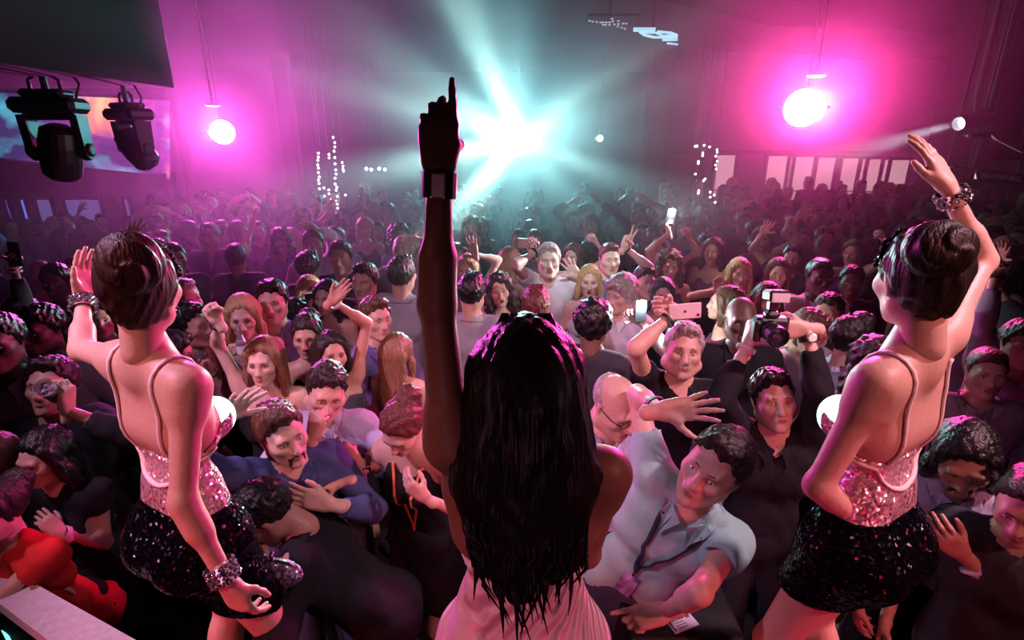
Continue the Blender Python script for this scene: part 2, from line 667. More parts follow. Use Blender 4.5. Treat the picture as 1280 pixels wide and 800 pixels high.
# ------------------------------------------------------------------ heads with a face; frame: middle of the head, facing -Y
def sphere(c, r, n=10, m=7):
    V = [(0, 0, 1)]
    for j in range(1, m):
        t = PI * j / m
        for i in range(n):
            a = 2 * PI * i / n
            V.append((math.sin(t) * math.cos(a), math.sin(t) * math.sin(a), math.cos(t)))
    V.append((0, 0, -1))
    F = []
    for i in range(n):
        F.append((0, 1 + i, 1 + (i + 1) % n, 1 + (i + 1) % n))
        for j in range(m - 2):
            o = 1 + j * n
            F.append((o + i, o + n + i, o + n + (i + 1) % n, o + (i + 1) % n))
        o = 1 + (m - 2) * n
        F.append((o + i, len(V) - 1, len(V) - 1, o + (i + 1) % n))
    return np.array(V) * np.array(r) + np.array(c), F


def make_head(fem=False, mouth='closed', jowl=0.0, h=0.0055):
    f = SDF()
    w = 0.95 if fem else 1.0
    f.ell((0, 0.014, 0.030), (0.075 * w, 0.096, 0.088), k=0.02)
    f.ell((0, -0.030, -0.025), (0.063 * w, 0.062, 0.088), k=0.035)
    jw = 0.043 if fem else 0.049
    jr = 0.020 if fem else 0.025
    for sx in (-1, 1):
        f.cone((sx * (jw + jowl * 0.01), 0.002, -0.062), (sx * 0.014, -0.068, -0.098 if not fem else -0.094), jr + jowl * 0.008, 0.017 if fem else 0.021, k=0.03)
        f.ell((sx * 0.042 * w, -0.062, -0.018), (0.022, 0.022, 0.018), k=0.03)
        f.cone((sx * 0.077 * w, 0.016, 0.010), (sx * 0.073 * w, 0.010, -0.028), 0.016, 0.010, n=(1, 0.35 * sx, 0), q=0.42, k=0.008)
    f.cone((-0.034, -0.081, 0.026), (0.034, -0.081, 0.026), 0.011 if fem else 0.014, k=0.02)
    for sx in (-1, 1):
        f.ell((sx * 0.031, -0.101, 0.002), (0.021, 0.020, 0.013), k=0.014, op='s')
    f.cone((0, -0.090, 0.012), (0, -0.112, -0.030), 0.0075, 0.0115 if fem else 0.0135, k=0.014)
    for sx in (-1, 1):
        f.ell((sx * 0.012, -0.099, -0.033), (0.0085, 0.011, 0.008), k=0.009)
    f.ell((0, -0.088, -0.060), (0.028, 0.014, 0.020), k=0.018)
    f.ell((0, -0.086, -0.100 if not fem else -0.096), (0.018, 0.016, 0.014), k=0.02)
    rn = 0.047 if fem else 0.058
    f.cone((0, 0.022, -0.055), (0, 0.036, -0.150), rn, rn * 0.97, k=0.03)
    if mouth == 'open':
        f.ell((0, -0.105, -0.066), (0.017, 0.022, 0.014), k=0.006, op='s')
    elif mouth == 'smile':
        f.ell((0, -0.107, -0.060), (0.020, 0.014, 0.007), k=0.006, op='s')
    else:
        f.cone((-0.020, -0.108, -0.0625), (0.020, -0.108, -0.0625), 0.0045, k=0.006, op='s')
    V, F = net(f, h)
    Vs, Fs, Ms = [V], [F], [np.zeros(len(F), int)]
    n = len(V)

    def put(v, fc, m):
        nonlocal n
        fc = np.array(fc)
        Vs.append(v); Fs.append(fc + n); Ms.append(np.full(len(fc), m)); n += len(v)
    for sx in (-1, 1):
        put(*sphere((sx * 0.031, -0.0755, 0.002), (0.0135, 0.0125, 0.0085)), 1)           # eyeball
        put(*sphere((sx * 0.031, -0.0835, 0.002), (0.0052, 0.0048, 0.0056), 8, 5), 2)     # iris
        b = MB().tube([(sx * 0.012, -0.095, 0.0235), (sx * 0.030, -0.0935, 0.0295), (sx * 0.048, -0.080, 0.024)],
                      [0.0035, 0.0042, 0.002] if not fem else [0.0025, 0.003, 0.0014], 6, flat=0.6)
        put(np.array(b.V), [t if len(t) == 4 else (t[0], t[1], t[2], t[2]) for t in b.F if len(t) <= 4], 3)
        lid = MB().tube([(sx * 0.018, -0.083, 0.004), (sx * 0.031, -0.0895, 0.0115), (sx * 0.044, -0.080, 0.004)], 0.0022, 5)
        put(np.array(lid.V), [t for t in lid.F if len(t) == 4], 3 if fem else 0)
    gap = {'closed': 0.0, 'open': 0.014, 'smile': 0.006}[mouth]
    zz = -0.063
    wd = 0.021 if mouth != 'smile' else 0.025
    up = 0.0 if mouth != 'smile' else 0.006
    for s_, zo in ((1, gap / 2 + 0.003), (-1, -gap / 2 - 0.0035)):
        b = MB().tube([(-wd, -0.092, zz + up + zo * 0.3), (-wd * 0.5, -0.101, zz + zo), (0, -0.1045, zz + zo), (wd * 0.5, -0.101, zz + zo), (wd, -0.092, zz + up + zo * 0.3)],
                      [0.002, 0.0042, 0.0048, 0.0042, 0.002], 6)
        put(np.array(b.V), [t for t in b.F if len(t) == 4], 4)
    if mouth == 'smile':
        b = MB().tube([(-0.017, -0.090, zz + 0.004), (0, -0.099, zz + 0.0005), (0.017, -0.090, zz + 0.004)], [0.003, 0.0045, 0.003], 6)
        put(np.array(b.V), [t for t in b.F if len(t) == 4], 1)
    if mouth == 'open':
        put(*sphere((0, -0.088, zz), (0.014, 0.008, 0.012), 8, 5), 2)
        b = MB().tube([(-0.012, -0.094, zz + 0.0075), (0, -0.0985, zz + 0.0075), (0.012, -0.094, zz + 0.0075)], 0.003, 6)
        put(np.array(b.V), [t for t in b.F if len(t) == 4], 1)
    return np.concatenate(Vs), np.concatenate(Fs), np.concatenate(Ms)


HEADS = {}


def head(kind, far=False):
    if (kind, far) not in HEADS:
        a = {'m': (False, 'closed', 0.0), 'm2': (False, 'closed', 1.0), 'f': (True, 'closed', 0.0), 'fo': (True, 'open', 0.0), 'fs': (True, 'smile', 0.0), 'ms': (False, 'smile', 0.0)}[kind]
        HEADS[kind, far] = make_head(*a, h=0.0092 if far else 0.0062)
    return HEADS[kind, far]


# ------------------------------------------------------------------ hair, worn in the head's frame
def strands(amp, fx=260, fz=30):
    return lambda p: (amp * np.sin(p[:, 0] * fx + 3 * np.sin(p[:, 2] * 23 + p[:, 1] * 11)) * np.sin(p[:, 1] * fx * 0.8 + 2 * np.sin(p[:, 2] * 19))).astype(np.float32)


def curls(amp, fr=95):
    return lambda p: (amp * np.sin(p[:, 0] * fr + 1.3 * np.sin(p[:, 2] * 40)) * np.sin(p[:, 1] * fr * 1.1 + 0.7) * np.sin(p[:, 2] * fr * 0.9)).astype(np.float32)


def make_hair(style):
    f = SDF()
    capr = {'short': 0.010, 'crop': 0.006, 'quiff': 0.010, 'long': 0.014, 'longback': 0.016, 'curly': 0.03, 'bob': 0.016,
            'bun': 0.010, 'mop': 0.026, 'fringe': 0.004, 'up': 0.014}[style]
    f.ell((0, 0.018, 0.032), (0.077 + capr, 0.098 + capr, 0.091 + capr), k=0.01)
    if style in ('short', 'crop', 'quiff'):
        f.ell((0, -0.045, 0.108), (0.052, 0.045, 0.022 if style != 'quiff' else 0.034), k=0.03)
        f.plane((0, -0.078, 0.070), (0, 0.78, 0.62), k=0.035)
        for sx in (-1, 1):
            f.cone((sx * 0.070, -0.02, 0.03), (sx * 0.068, -0.012, -0.012), 0.011, 0.006, k=0.012)
        a1 = 0.0045 if style != 'crop' else 0.0015
        f.wave(lambda p: strands(a1, 210)(p) + curls(a1 * 1.3, 120)(p) + (a1 * 0.6 * np.sin(p[:, 0] * 330 + p[:, 1] * 140) * np.sin(p[:, 2] * 260)).astype(np.float32))
    elif style == 'fringe':                      # a ring of hair left round a bald crown
        f.plane((0, 0.02, 0.045), (0, 0.5, -0.87), k=0.01)
        f.plane((0, -0.005, 0.0), (0, 0.80, 0.45), k=0.02)
        f.wave(strands(0.002))
    elif style == 'mop':
        f.ell((0, -0.055, 0.085), (0.07, 0.05, 0.045), k=0.03)
        f.plane((0, -0.085, 0.052), (0, 0.80, 0.55), k=0.02)
        f.wave(curls(0.012, 75))
    elif style in ('long', 'longback', 'bob', 'curly'):
        f.plane((0, -0.060, 0.060), (0, 0.92, 0.36), k=0.02)
        drop = {'long': -0.36, 'longback': -0.50, 'bob': -0.13, 'curly': -0.24}[style]
        wd = {'long': 0.030, 'longback': 0.040, 'bob': 0.034, 'curly': 0.055}[style]
        for sx in (-1, 1):
            f.cone((sx * 0.070, -0.030, 0.055), (sx * 0.088, -0.010, -0.08), 0.022, wd * 0.8, k=0.03, n=(1, 0, 0), q=0.8)
            f.cone((sx * 0.088, -0.008, -0.06), (sx * 0.098, -0.020 if style != 'longback' else 0.04, drop), wd * 0.85, wd * 0.5, k=0.03)
            f.cone((sx * 0.045, 0.075, 0.0), (sx * 0.06, 0.085, drop), 0.05, 0.035, k=0.04, n=(0, 1, 0), q=0.7)
        f.cone((0, 0.085, 0.0), (0, 0.10, drop * 1.05), 0.055, 0.035, k=0.04, n=(0, 1, 0), q=0.7)
        f.wave(curls(0.016, 70) if style == 'curly' else strands(0.0045, 190))
    elif style in ('bun', 'up'):
        f.plane((0, -0.070, 0.062), (0, 0.86, 0.50), k=0.02)
        if style == 'up':
            f.ell((0, 0.10, 0.075), (0.045, 0.035, 0.04), k=0.02)
        else:
            f.ell((0, 0.115, 0.075), (0.06, 0.05, 0.055), k=0.02)
        f.wave(strands(0.0055, 150))
    return net(f, 0.0085)


HAIRS = {}


def hair_data(style, m):
    if style not in HAIRS:
        HAIRS[style] = make_hair(style)
    key = (style, m.name)
    if key not in HAIRS:
        HAIRS[key] = mesh_data('hair', *HAIRS[style], m)
    return HAIRS[key]


def beard_data(m):
    if 'beard' not in HAIRS:
        f = SDF()
        for sx in (-1, 1):
            f.cone((sx * 0.066, -0.006, -0.02), (sx * 0.056, -0.012, -0.065), 0.010, 0.016, k=0.015)
            f.cone((sx * 0.054, -0.012, -0.068), (sx * 0.012, -0.074, -0.102), 0.020, 0.020, k=0.02)
            f.cone((0, -0.106, -0.048), (sx * 0.024, -0.092, -0.062), 0.0055, 0.0055, k=0.006)
            f.cone((sx * 0.026, -0.090, -0.062), (sx * 0.022, -0.080, -0.09), 0.007, 0.010, k=0.012)
        f.wave(strands(0.0015, 400))
        HAIRS['beard'] = net(f, 0.006)
    key = ('beard', m.name)
    if key not in HAIRS:
        HAIRS[key] = mesh_data('beard', *HAIRS['beard'], m)
    return HAIRS[key]


# ------------------------------------------------------------------ people
def ik(S, W, l1, l2, pole):
    d = W - S
    L = np.linalg.norm(d)
    if L > (l1 + l2) * 0.995:
        W = S + d / L * (l1 + l2) * 0.995
        d = W - S
        L = np.linalg.norm(d)
    u = d / L
    a = (l1 * l1 - l2 * l2 + L * L) / (2 * L)
    hgt = math.sqrt(max(l1 * l1 - a * a, 0))
    p = np.asarray(pole, float)
    p = nrm(p - u * (p @ u))
    return S + u * a + p * hgt, W


class Skel:
    pass


def skeleton(sex, lean, headrot, drop=0.0, hips=(0, 0), swf=1.0):
    s = Skel()
    fem = sex == 'f'
    s.fem = fem
    s.u = nrm((lean[1], -lean[0], 1.0))                       # lean forward / to the person's left
    s.P = np.array([hips[0], hips[1], 0.93 - drop])
    s.side = nrm(np.array([1, 0, 0]) - s.u * s.u[0])
    s.back = np.cross(s.u, s.side)
    s.waist = s.P + s.u * 0.15
    s.chest = s.P + s.u * 0.35
    s.neck = s.P + s.u * 0.53 + s.back * 0.015
    s.HR = rotm(*headrot)
    nu = nrm(s.u * 0.5 + np.array([0, -0.10, 0.5]))
    s.nb = s.neck + nu * 0.055                                # pivot of the head
    s.hc = s.nb + s.HR @ np.array([0, -0.012, 0.125])
    s.sw = (0.148 if fem else 0.170) * swf
    s.sh = {}
    for k, sx in (('L', 1), ('R', -1)):
        s.sh[k] = s.P + s.u * 0.485 + s.side * sx * s.sw + s.back * 0.012
    return s


def arm_dims(fem):
    return (0.275, 0.235) if fem else (0.295, 0.255)


def person(label, px, py, z=1.63, yaw=0, sex='m', lean=(0, 0), hd=(0, 0, 0), drop=0.0, arms=None, hair=('short', None), top=None, bottom=None,
           skinm=None, face=None, res=0.0215, base=0.0, at=None, sc=None, hips=(0, 0), beard=None, extra=None, name='person', group=None,
           stance=0.10, thick=1.0, armlen=1.0, swf=1.0, fixed=None, foot=None, cat='person', hscale=1.0, chestf=1.0):
    """px, py: the middle of the head in the photograph; z: its height above the dance floor."""
    arms = arms or {}
    s = skeleton(sex, lean, hd, drop, hips, swf)
    fem = s.fem
    if fixed is not None:
        hw = np.array([fixed[0], fixed[1], 0.0])
        S_ = sc or 1.0
        org = np.array([fixed[0], fixed[1], base])
    else:
        hw = atZ(px, py, z) if at is None else atY(px, py, at)
        S_ = sc or (hw[2] - base) / s.hc[2]
        cy, sy = math.cos(R(yaw)), math.sin(R(yaw))
        off = np.array([cy * s.hc[0] - sy * s.hc[1], sy * s.hc[0] + cy * s.hc[1]]) * S_
        org = np.array([hw[0] - off[0], hw[1] - off[1], base])
    Rz = rotm(yaw)
    loc = lambda w: (Rz.T @ (np.asarray(w, float) - org)) / S_          # world -> local unscaled
    glo = lambda l: org + S_ * (Rz @ np.asarray(l, float))

    l1, l2 = (v * armlen for v in arm_dims(fem))
    A = {}
    for k, sx in (('L', 1), ('R', -1)):
        a = dict(arms.get(k, {}))
        sh = s.sh[k].copy()
        shw = glo(sh)
        if 'px' in a:
            x, y, dy = a['px']
            W = loc(atY(x, y, shw[1] + dy))
        else:
            W = sh + np.array(a.get('to', (sx * 0.10, -0.06, -0.50)))
        pole = np.array(a.get('pole', (sx * 0.6, 0.5, -0.6)), float)
        up = nrm(W - sh)[2]
        if up > 0:
            sh = sh + s.u * 0.075 * up - s.side * sx * 0.015 * up
        if 'elpx' in a:
            x, y, dy = a['elpx']
            E = loc(atY(x, y, shw[1] + dy))
            E = sh + nrm(E - sh) * l1
            W2 = E + nrm(W - E) * l2
            W = W2
        else:
            E, W = ik(sh, W, l1, l2, pole)
        fd = nrm(W - E)
        if 'tip' in a:
            x, y, dy = a['tip']
            td = nrm(loc(atY(x, y, glo(W)[1] + dy)) - W)
        else:
            td = nrm(np.array(a['dir'], float)) if 'dir' in a else fd
        pn = np.array(a.get('palm', (0, -1, 0) if up > -0.2 else (-sx, 0, 0)), float)
        Zx = td
        Yx = -(pn - Zx * (pn @ Zx))
        Yx = nrm(Yx) if np.linalg.norm(Yx) > 1e-3 else nrm(np.cross(Zx, (1, 0, 0)))
        Xx = np.cross(Yx, Zx)
        A[k] = (sh, E, W, np.stack([Xx, Yx, Zx], 1), a.get('hand', 'relax'))
    s.A, s.loc, s.glo, s.S, s.org, s.Rz = A, loc, glo, S_, org, Rz

    t = thick
    aw = (0.74 if fem else 0.90) * t
    leg = {}
    for k, sx in (('L', 1), ('R', -1)):
        hip = s.P + np.array([sx * 0.080, 0, -0.03])
        ft = np.array([sx * stance, 0.0, 0.075]) if not foot or k not in foot else np.array(foot[k], float)
        kn, ft = ik(hip, ft, 0.43, 0.43, (sx * 0.15, -1, 0))
        leg[k] = (hip, kn, ft)
    s.leg = leg

    def torso(f, g=0.0, kk=1.0):
        nb = s.back
        b = chestf
        f.cone(s.P - s.side * 0.075, s.P + s.side * 0.075, (0.106 if fem else 0.100) * t + g, k=0.05, n=nb, q=0.90)
        f.cone(s.waist - s.side * 0.045, s.waist + s.side * 0.045, (0.080 if fem else 0.106) * t + g, k=0.07, n=nb, q=0.80)
        f.cone(s.chest - s.side * (0.062 if fem else 0.078), s.chest + s.side * (0.062 if fem else 0.078), (0.096 if fem else 0.116) * t * b + g, k=0.07, n=nb, q=0.76)
        up_ = s.P + s.u * 0.455
        f.cone(up_ - s.side * s.sw * 0.62, up_ + s.side * s.sw * 0.62, (0.068 if fem else 0.080) * t + g, k=0.05, n=nb, q=0.85)
        if fem:
            for sx in (-1, 1):
                f.ell(s.P + s.u * 0.335 + s.side * sx * 0.062 - s.back * 0.078, (0.050 + g, 0.048 + g, 0.052 + g), k=0.03)
        for sx in (-1, 1):
            f.ell(s.P + s.side * sx * 0.065 + s.back * 0.055 - np.array([0, 0, 0.03]), 0.088 * t + g, k=0.05)

    def traps(f, g=0.0):
        for k in 'LR':
            sh = A[k][0]
            f.cone(s.neck - s.u * 0.005, sh + s.u * 0.005, 0.044 + g * 0.7, 0.042 + g, k=0.05)

    def armp(f, k, g=0.0, upto=2.0, g2=None):
        sh, E, W = A[k][:3]
        g2 = g if g2 is None else g2
        f.cone(sh, sh + (E - sh) * 0.2, 0.062 * aw + g, 0.060 * aw + g, k=0.04)
        m = min(upto, 1.0)
        e = sh + (E - sh) * m
        f.cone(sh, e, 0.054 * aw + g, (0.054 - 0.013 * m) * aw + g2, k=0.02)
        if upto > 1:
            m = upto - 1
            f.cone(E, E + (W - E) * min(m, 0.35), 0.041 * aw + g2, 0.043 * aw + g2, k=0.015)
            f.cone(E, E + (W - E) * m, 0.041 * aw + g2, (0.041 - 0.0145 * m) * aw + g2, k=0.02)

    def legp(f, k, g=0.0, upto=2.0, g2=None):
        hip, kn, ft = leg[k]
        g2 = g if g2 is None else g2
        m = min(upto, 1.0)
        e = hip + (kn - hip) * m
        f.cone(hip, e, 0.080 * t + g, (0.080 - 0.029 * m) * t + g2, k=0.04)
        if upto > 1:
            m = upto - 1
            f.cone(kn, kn + (ft - kn) * m, 0.050 * t + g2, (0.050 - 0.017 * m) * t + g2, k=0.03)
            if m > 0.5:
                cf = kn + (ft - kn) * 0.3 + np.array([0, 0.018, 0])
                f.ell(cf, (0.046 * t + g2, 0.048 * t + g2, 0.11), k=0.03)

    s.torso, s.traps, s.armp, s.legp = torso, traps, armp, legp

    # ---- the body, one surface
    skinm = skinm or SKIN['fair']
    f = SDF()
    torso(f)
    traps(f)
    f.cone(s.neck - s.u * 0.03, s.nb + np.array([0, 0, 0.0]), (0.050 if fem else 0.061), (0.046 if fem else 0.057), k=0.04)
    for k in 'LR':
        armp(f, k)
        legp(f, k)
        ft = leg[k][2]
        f.cone(ft + np.array([0, 0.02, -0.03]), ft + np.array([0, -0.14, -0.045]), 0.034, 0.026, k=0.03)
    s.bodyf = f
    V, F = net(f, res)
    Vs, Fs, Ms, n = [V], [F], [np.zeros(len(F), int)], len(V)
    hv, hf, hm = head(face or ('f' if fem else 'm'), res > 0.019)
    Vs.append(hv @ s.HR.T * (1.0 if fem else 1.05) * hscale + s.hc); Fs.append(hf + n); Ms.append(hm); n += len(hv)
    for k in 'LR':
        v, fc = hand(A[k][4], k == 'L', res > 0.017)
        Vs.append(v @ A[k][3].T * (0.88 if fem else 1.0) * (1.0) + A[k][2]); Fs.append(fc + n); Ms.append(np.zeros(len(fc), int)); n += len(v)
    root = link(name, None, None, org, (0, 0, R(yaw)))
    root.scale = (S_,) * 3
    root.empty_display_size = 0.2
    tag(root, label, cat, group)
    me = mesh_data('body', np.concatenate(Vs), np.concatenate(Fs), [skinm, MATS['eye_white'], MATS['eye_dark'], MATS['brow_dark'], MATS['lip']], np.concatenate(Ms))
    link('body', me, root)
    s.root = root
    s.hsc = (1.0 if fem else 1.05) * hscale
    # ---- hair
    if hair and hair[0]:
        ho = link('hair', hair_data(hair[0], hair[1] or HAIR['dark']), root, s.hc)
        ho.rotation_euler = Matrix(s.HR.tolist()).to_euler()
        ho.scale = (s.hsc,) * 3
    if beard:
        bo = link('beard', beard_data(beard), root, s.hc)
        bo.rotation_euler = Matrix(s.HR.tolist()).to_euler()
        bo.scale = (s.hsc,) * 3
    # ---- clothes
    if top:
        garment_top(s, res, **top)
    if bottom:
        garment_bottom(s, res, **bottom)
    if extra:
        extra(s)
    return s


def wrinkle(amp, fr=1.0):
    return lambda p: (amp * (np.sin(p[:, 2] * 46 * fr + 5 * np.sin(p[:, 0] * 13 + p[:, 1] * 9)) * 0.6 + np.sin(p[:, 0] * 38 * fr + p[:, 2] * 24 + 3 * np.sin(p[:, 1] * 17)) * 0.5)).astype(np.float32)


def garment_top(s, res, kind='shirt', m=None, g=0.014, sleeve=1.92, hem=-0.10, vneck=0.10, collar=False, name=None, wr=0.004, low=None):
    f = SDF()
    s.torso(f, g)
    if kind in ('shirt', 'jacket'):
        s.traps(f, g * 0.6)
        for k in 'LR':
            s.armp(f, k, g * 0.95, sleeve, g * 1.1)
        f.cone(s.neck - s.u * 0.05, s.neck + s.u * 0.012 + np.array([0, -0.004, 0]), 0.072, 0.066, k=0.03)
    elif kind == 'tank':
        for sx in (-1, 1):
            a = s.P + s.u * 0.40 + s.side * sx * 0.085
            f.cone(a - s.back * 0.07, s.P + s.u * 0.53 + s.side * sx * 0.085, 0.02 + g, k=0.02)
            f.cone(a + s.back * 0.06, s.P + s.u * 0.53 + s.side * sx * 0.085, 0.02 + g, k=0.02)
    if hem < -0.2:                         # a dress or a long coat: skirt below the hips
        fl = s.P + np.array([0, 0, hem])
        f.cone(s.P - np.array([0, 0, 0.02]), fl, 0.17, 0.17 + 0.05, k=0.05, n=(0, 1, 0), q=0.75)
        for k in 'LR':
            s.legp(f, k, g + 0.01, 0.8)
    f.plane(s.P + s.u * hem, s.u, k=0.008)
    if kind == 'tank':
        f.plane(s.P + s.u * (low or 0.47), -s.u, k=0.012)
        for k in 'LR':
            f.ell(s.A[k][0] + s.side * (0.02 if k == 'L' else -0.02), (0.075, 0.12, 0.11), k=0.02, op='s')
        f.ell(s.neck - s.back * 0.06 - s.u * 0.02, (0.07, 0.07, 0.10), k=0.02, op='s')
    else:
        # opening at the throat, deeper in front
        f.cone(s.neck + s.u * 0.10 - s.back * 0.01, s.neck - s.u * 0.0 - s.back * 0.02, 0.064, 0.05, k=0.012, op='s')
        f.cone(s.neck + s.u * 0.03 - s.back * 0.09, s.neck - s.u * vneck - s.back * 0.125, 0.045, 0.008, k=0.012, op='s')
        for k in 'LR':
            sh, E, W = s.A[k][:3]
            if sleeve <= 1:
                f_pt, d = sh + (E - sh) * sleeve * 0.93, nrm(sh - E)
            else:
                f_pt, d = E + (W - E) * (sleeve - 1) * 0.985, nrm(E - W)
            # cut the sleeve end flat: a slab around the cuff only
            f.cone(f_pt - d * 0.008, f_pt - d * 0.075, 0.075, 0.065, k=0.005, op='s')
    f.wave(wrinkle(wr))
    V, F = net(f, res)
    nm = name or {'shirt': 'shirt', 'jacket': 'jacket', 'tank': 'tank_top'}[kind]
    link(nm, mesh_data(nm, V, F, m), s.root)
    s.topf = f
    if collar:
        mb = MB()
        nu = nrm(s.u + np.array([0, -0.12, 0]))
        for sx in (-1, 1):
            V, Fq = [], []
            n = 9
            for i in range(n):
                w = i / (n - 1)
                a = PI / 2 - sx * PI * 0.95 * w
                ctr = s.neck + s.u * (0.050 - 0.062 * w ** 1.6) - s.back * (0.004 + 0.022 * w ** 2)
                out = s.side * math.cos(a) + s.back * math.sin(a)
                p = ctr + out * (0.071 + 0.004 * w)
                q = p + out * (0.020 + 0.006 * w) - s.u * (0.034 + 0.006 * w + (0.040 if i == n - 1 else 0.022 if i == n - 2 else 0)) + (s.side * sx * 0.030 if i == n - 1 else 0)
                q = lay(f, np.array([q]), 0.007)[0]
                V += [p - out * 0.003, q - out * 0.002, p + out * 0.004, q + out * 0.004]
            for i in range(n - 1):
                a, b = i * 4, i * 4 + 4
                Fq += [(a, b, b + 1, a + 1), (a + 2, a + 3, b + 3, b + 2), (a, a + 2, b + 2, b), (a + 1, b + 1, b + 3, a + 3)]
            e = (n - 1) * 4
            Fq += [(0, 1, 3, 2), (e, e + 2, e + 3, e + 1)]
            mb.add(V, Fq)
        mb.build('collar', m, s.root, smooth=False)


def lay(f, Q, lift, n=4):                # move points onto a surface
    Q = np.asarray(Q, float)
    for _ in range(n):
        d0 = f(Q)
        gr = np.stack([f(Q + np.eye(3)[i] * 0.004) - d0 for i in range(3)], 1) / 0.004
        gr = gr / (np.linalg.norm(gr, axis=1, keepdims=True) + 1e-6)
        Q = Q - gr * np.clip(d0 - lift, -0.06, 0.06)[:, None]
    return Q


def garment_bottom(s, res, kind='trousers', m=None, g=0.012, shoes=True, name=None):
    f = SDF()
    f.cone(s.P - s.side * 0.075, s.P + s.side * 0.075, (0.106 if s.fem else 0.100) + g, k=0.05, n=s.back, q=0.90)
    f.cone(s.P, s.P + s.u * 0.12, 0.115 + g * 0.3, 0.105, k=0.05, n=s.back, q=0.82)
    for sx in (-1, 1):
        f.ell(s.P + s.side * sx * 0.065 + s.back * 0.055 - np.array([0, 0, 0.03]), 0.088 + g, k=0.05)
    if kind == 'skirt':
        f.cone(s.P, s.P + np.array([0, 0, -0.33]), 0.165, 0.19, k=0.05, n=(0, 1, 0), q=0.75)
        for k in 'LR':
            s.legp(f, k, g, 0.7)
        f.plane(s.P + np.array([0, 0, -0.36]), (0, 0, 1), k=0.005)
    else:
        for k in 'LR':
            s.legp(f, k, g, 1.93 if kind == 'trousers' else 0.28, g + (0.012 if kind == 'trousers' else 0))
    f.plane(s.P + s.u * 0.11, -s.u, k=0.01)
    f.wave(wrinkle(0.003))
    V, F = net(f, max(res, 0.027))
    nm = name or kind
    link(nm, mesh_data(nm, V, F, m), s.root)
    if shoes:
        for k in 'LR':
            ft = s.leg[k][2]
            f = SDF()
            f.cone(ft + np.array([0, 0.03, -0.030]), ft + np.array([0, -0.15, -0.042]), 0.044, 0.034, k=0.03)
            f.cone(ft + np.array([0, 0.02, -0.02]), ft + np.array([0, 0, 0.03]), 0.045, 0.045, k=0.03)
            f.plane(ft + np.array([0, 0, -0.072]), (0, 0, 1), k=0.004)
            f.plane(ft + np.array([0, 0, 0.025]), (0, 0, -1), k=0.004)
            link('shoe', mesh_data('shoe', *net(f, 0.02), MATS['shoe_black']), s.root)


# ---- things worn at a wrist or a neck
def wrist_frame(s, k, back=0.035):
    sh, E, W = s.A[k][:3]
    d = nrm(W - E)
    return W - d * back, d


def band(s, k, name, m, back=0.035, width=0.03, r=0.034, th=0.006, n=20):
    c, d = wrist_frame(s, k, back)
    a = nrm(np.cross(d, (0.3, 1, 0.2)))
    b = np.cross(d, a)
    M = np.stack([a, b, d], 1)
    r = r * (0.88 if s.fem else 1.0)
    mb = MB()
    V, F = [], []
    for i in range(n):
        an = 2 * PI * i / n
        e = a * math.cos(an) + b * math.sin(an)
        for rr, z in ((r, -width / 2), (r + th, -width / 2), (r + th, width / 2), (r, width / 2)):
            V.append(c + e * rr + d * z)
    for i in range(n):
        o, p = i * 4, ((i + 1) % n) * 4
        for j in range(4):
            F.append((o + j, p + j, p + (j + 1) % 4, o + (j + 1) % 4))
    mb.add(V, F)
    return mb.build(name, m, s.root, smooth=False)


def watch(s, k, m, toward=(0, -1, 0), back=0.04):
    o = band(s, k, 'watch_strap', m, back, 0.022)
    c, d = wrist_frame(s, k, back)
    n = np.array(toward, float)
    n = nrm(n - d * (n @ d))
    x = np.cross(n, d)
    mb = MB().lathe([(0.019, 0), (0.021, 0.004), (0.019, 0.009), (0.015, 0.010)], c + n * 0.034, 16, np.stack([x, d, n], 1))
    mb.build('watch_case', MATS['chrome'], s.root)


def lanyard(s, m, length=0.42, badge=None, side=0.0, thick=0.010):
    f = getattr(s, 'topf', s.bodyf)
    end = None
    for sx in (-1, 1):
        P = [s.neck + s.back * 0.075 + s.u * 0.02, s.neck + s.side * sx * 0.085 + s.back * 0.01, s.neck + s.side * sx * 0.070 - s.back * 0.085 - s.u * 0.055,
             s.neck - s.back * 0.150 - s.u * length * 0.55 + s.side * (sx * 0.040 + side * 0.5), s.neck - s.back * 0.152 - s.u * length + s.side * side]
        Q = []
        for i in range(4):
            Q += [P[i] + (P[i + 1] - P[i]) * t for t in (0, 0.25, 0.5, 0.75)]
        Q = lay(f, Q + [P[-1]], 0.005)
        end = Q[-1]
        MB().tube(Q, thick * 0.5, 6, flat=0.4).build('lanyard_strap', m, s.root)
    if badge:
        c = lay(f, [end - s.u * 0.055], 0.012)[0]
        d0 = nrm(end - c)
        nb = nrm(-s.back - d0 * (-s.back @ d0))
        M = np.stack([np.cross(nb, d0) * -1, -nb, d0], 1)
        MB().box(c, (0.062, 0.006, 0.088), M, bev=0.002).build('badge_card', badge, s.root)
        MB().tube([c + d0 * 0.042, end], 0.006, 8).build('badge_clip', MATS['chrome'], s.root)


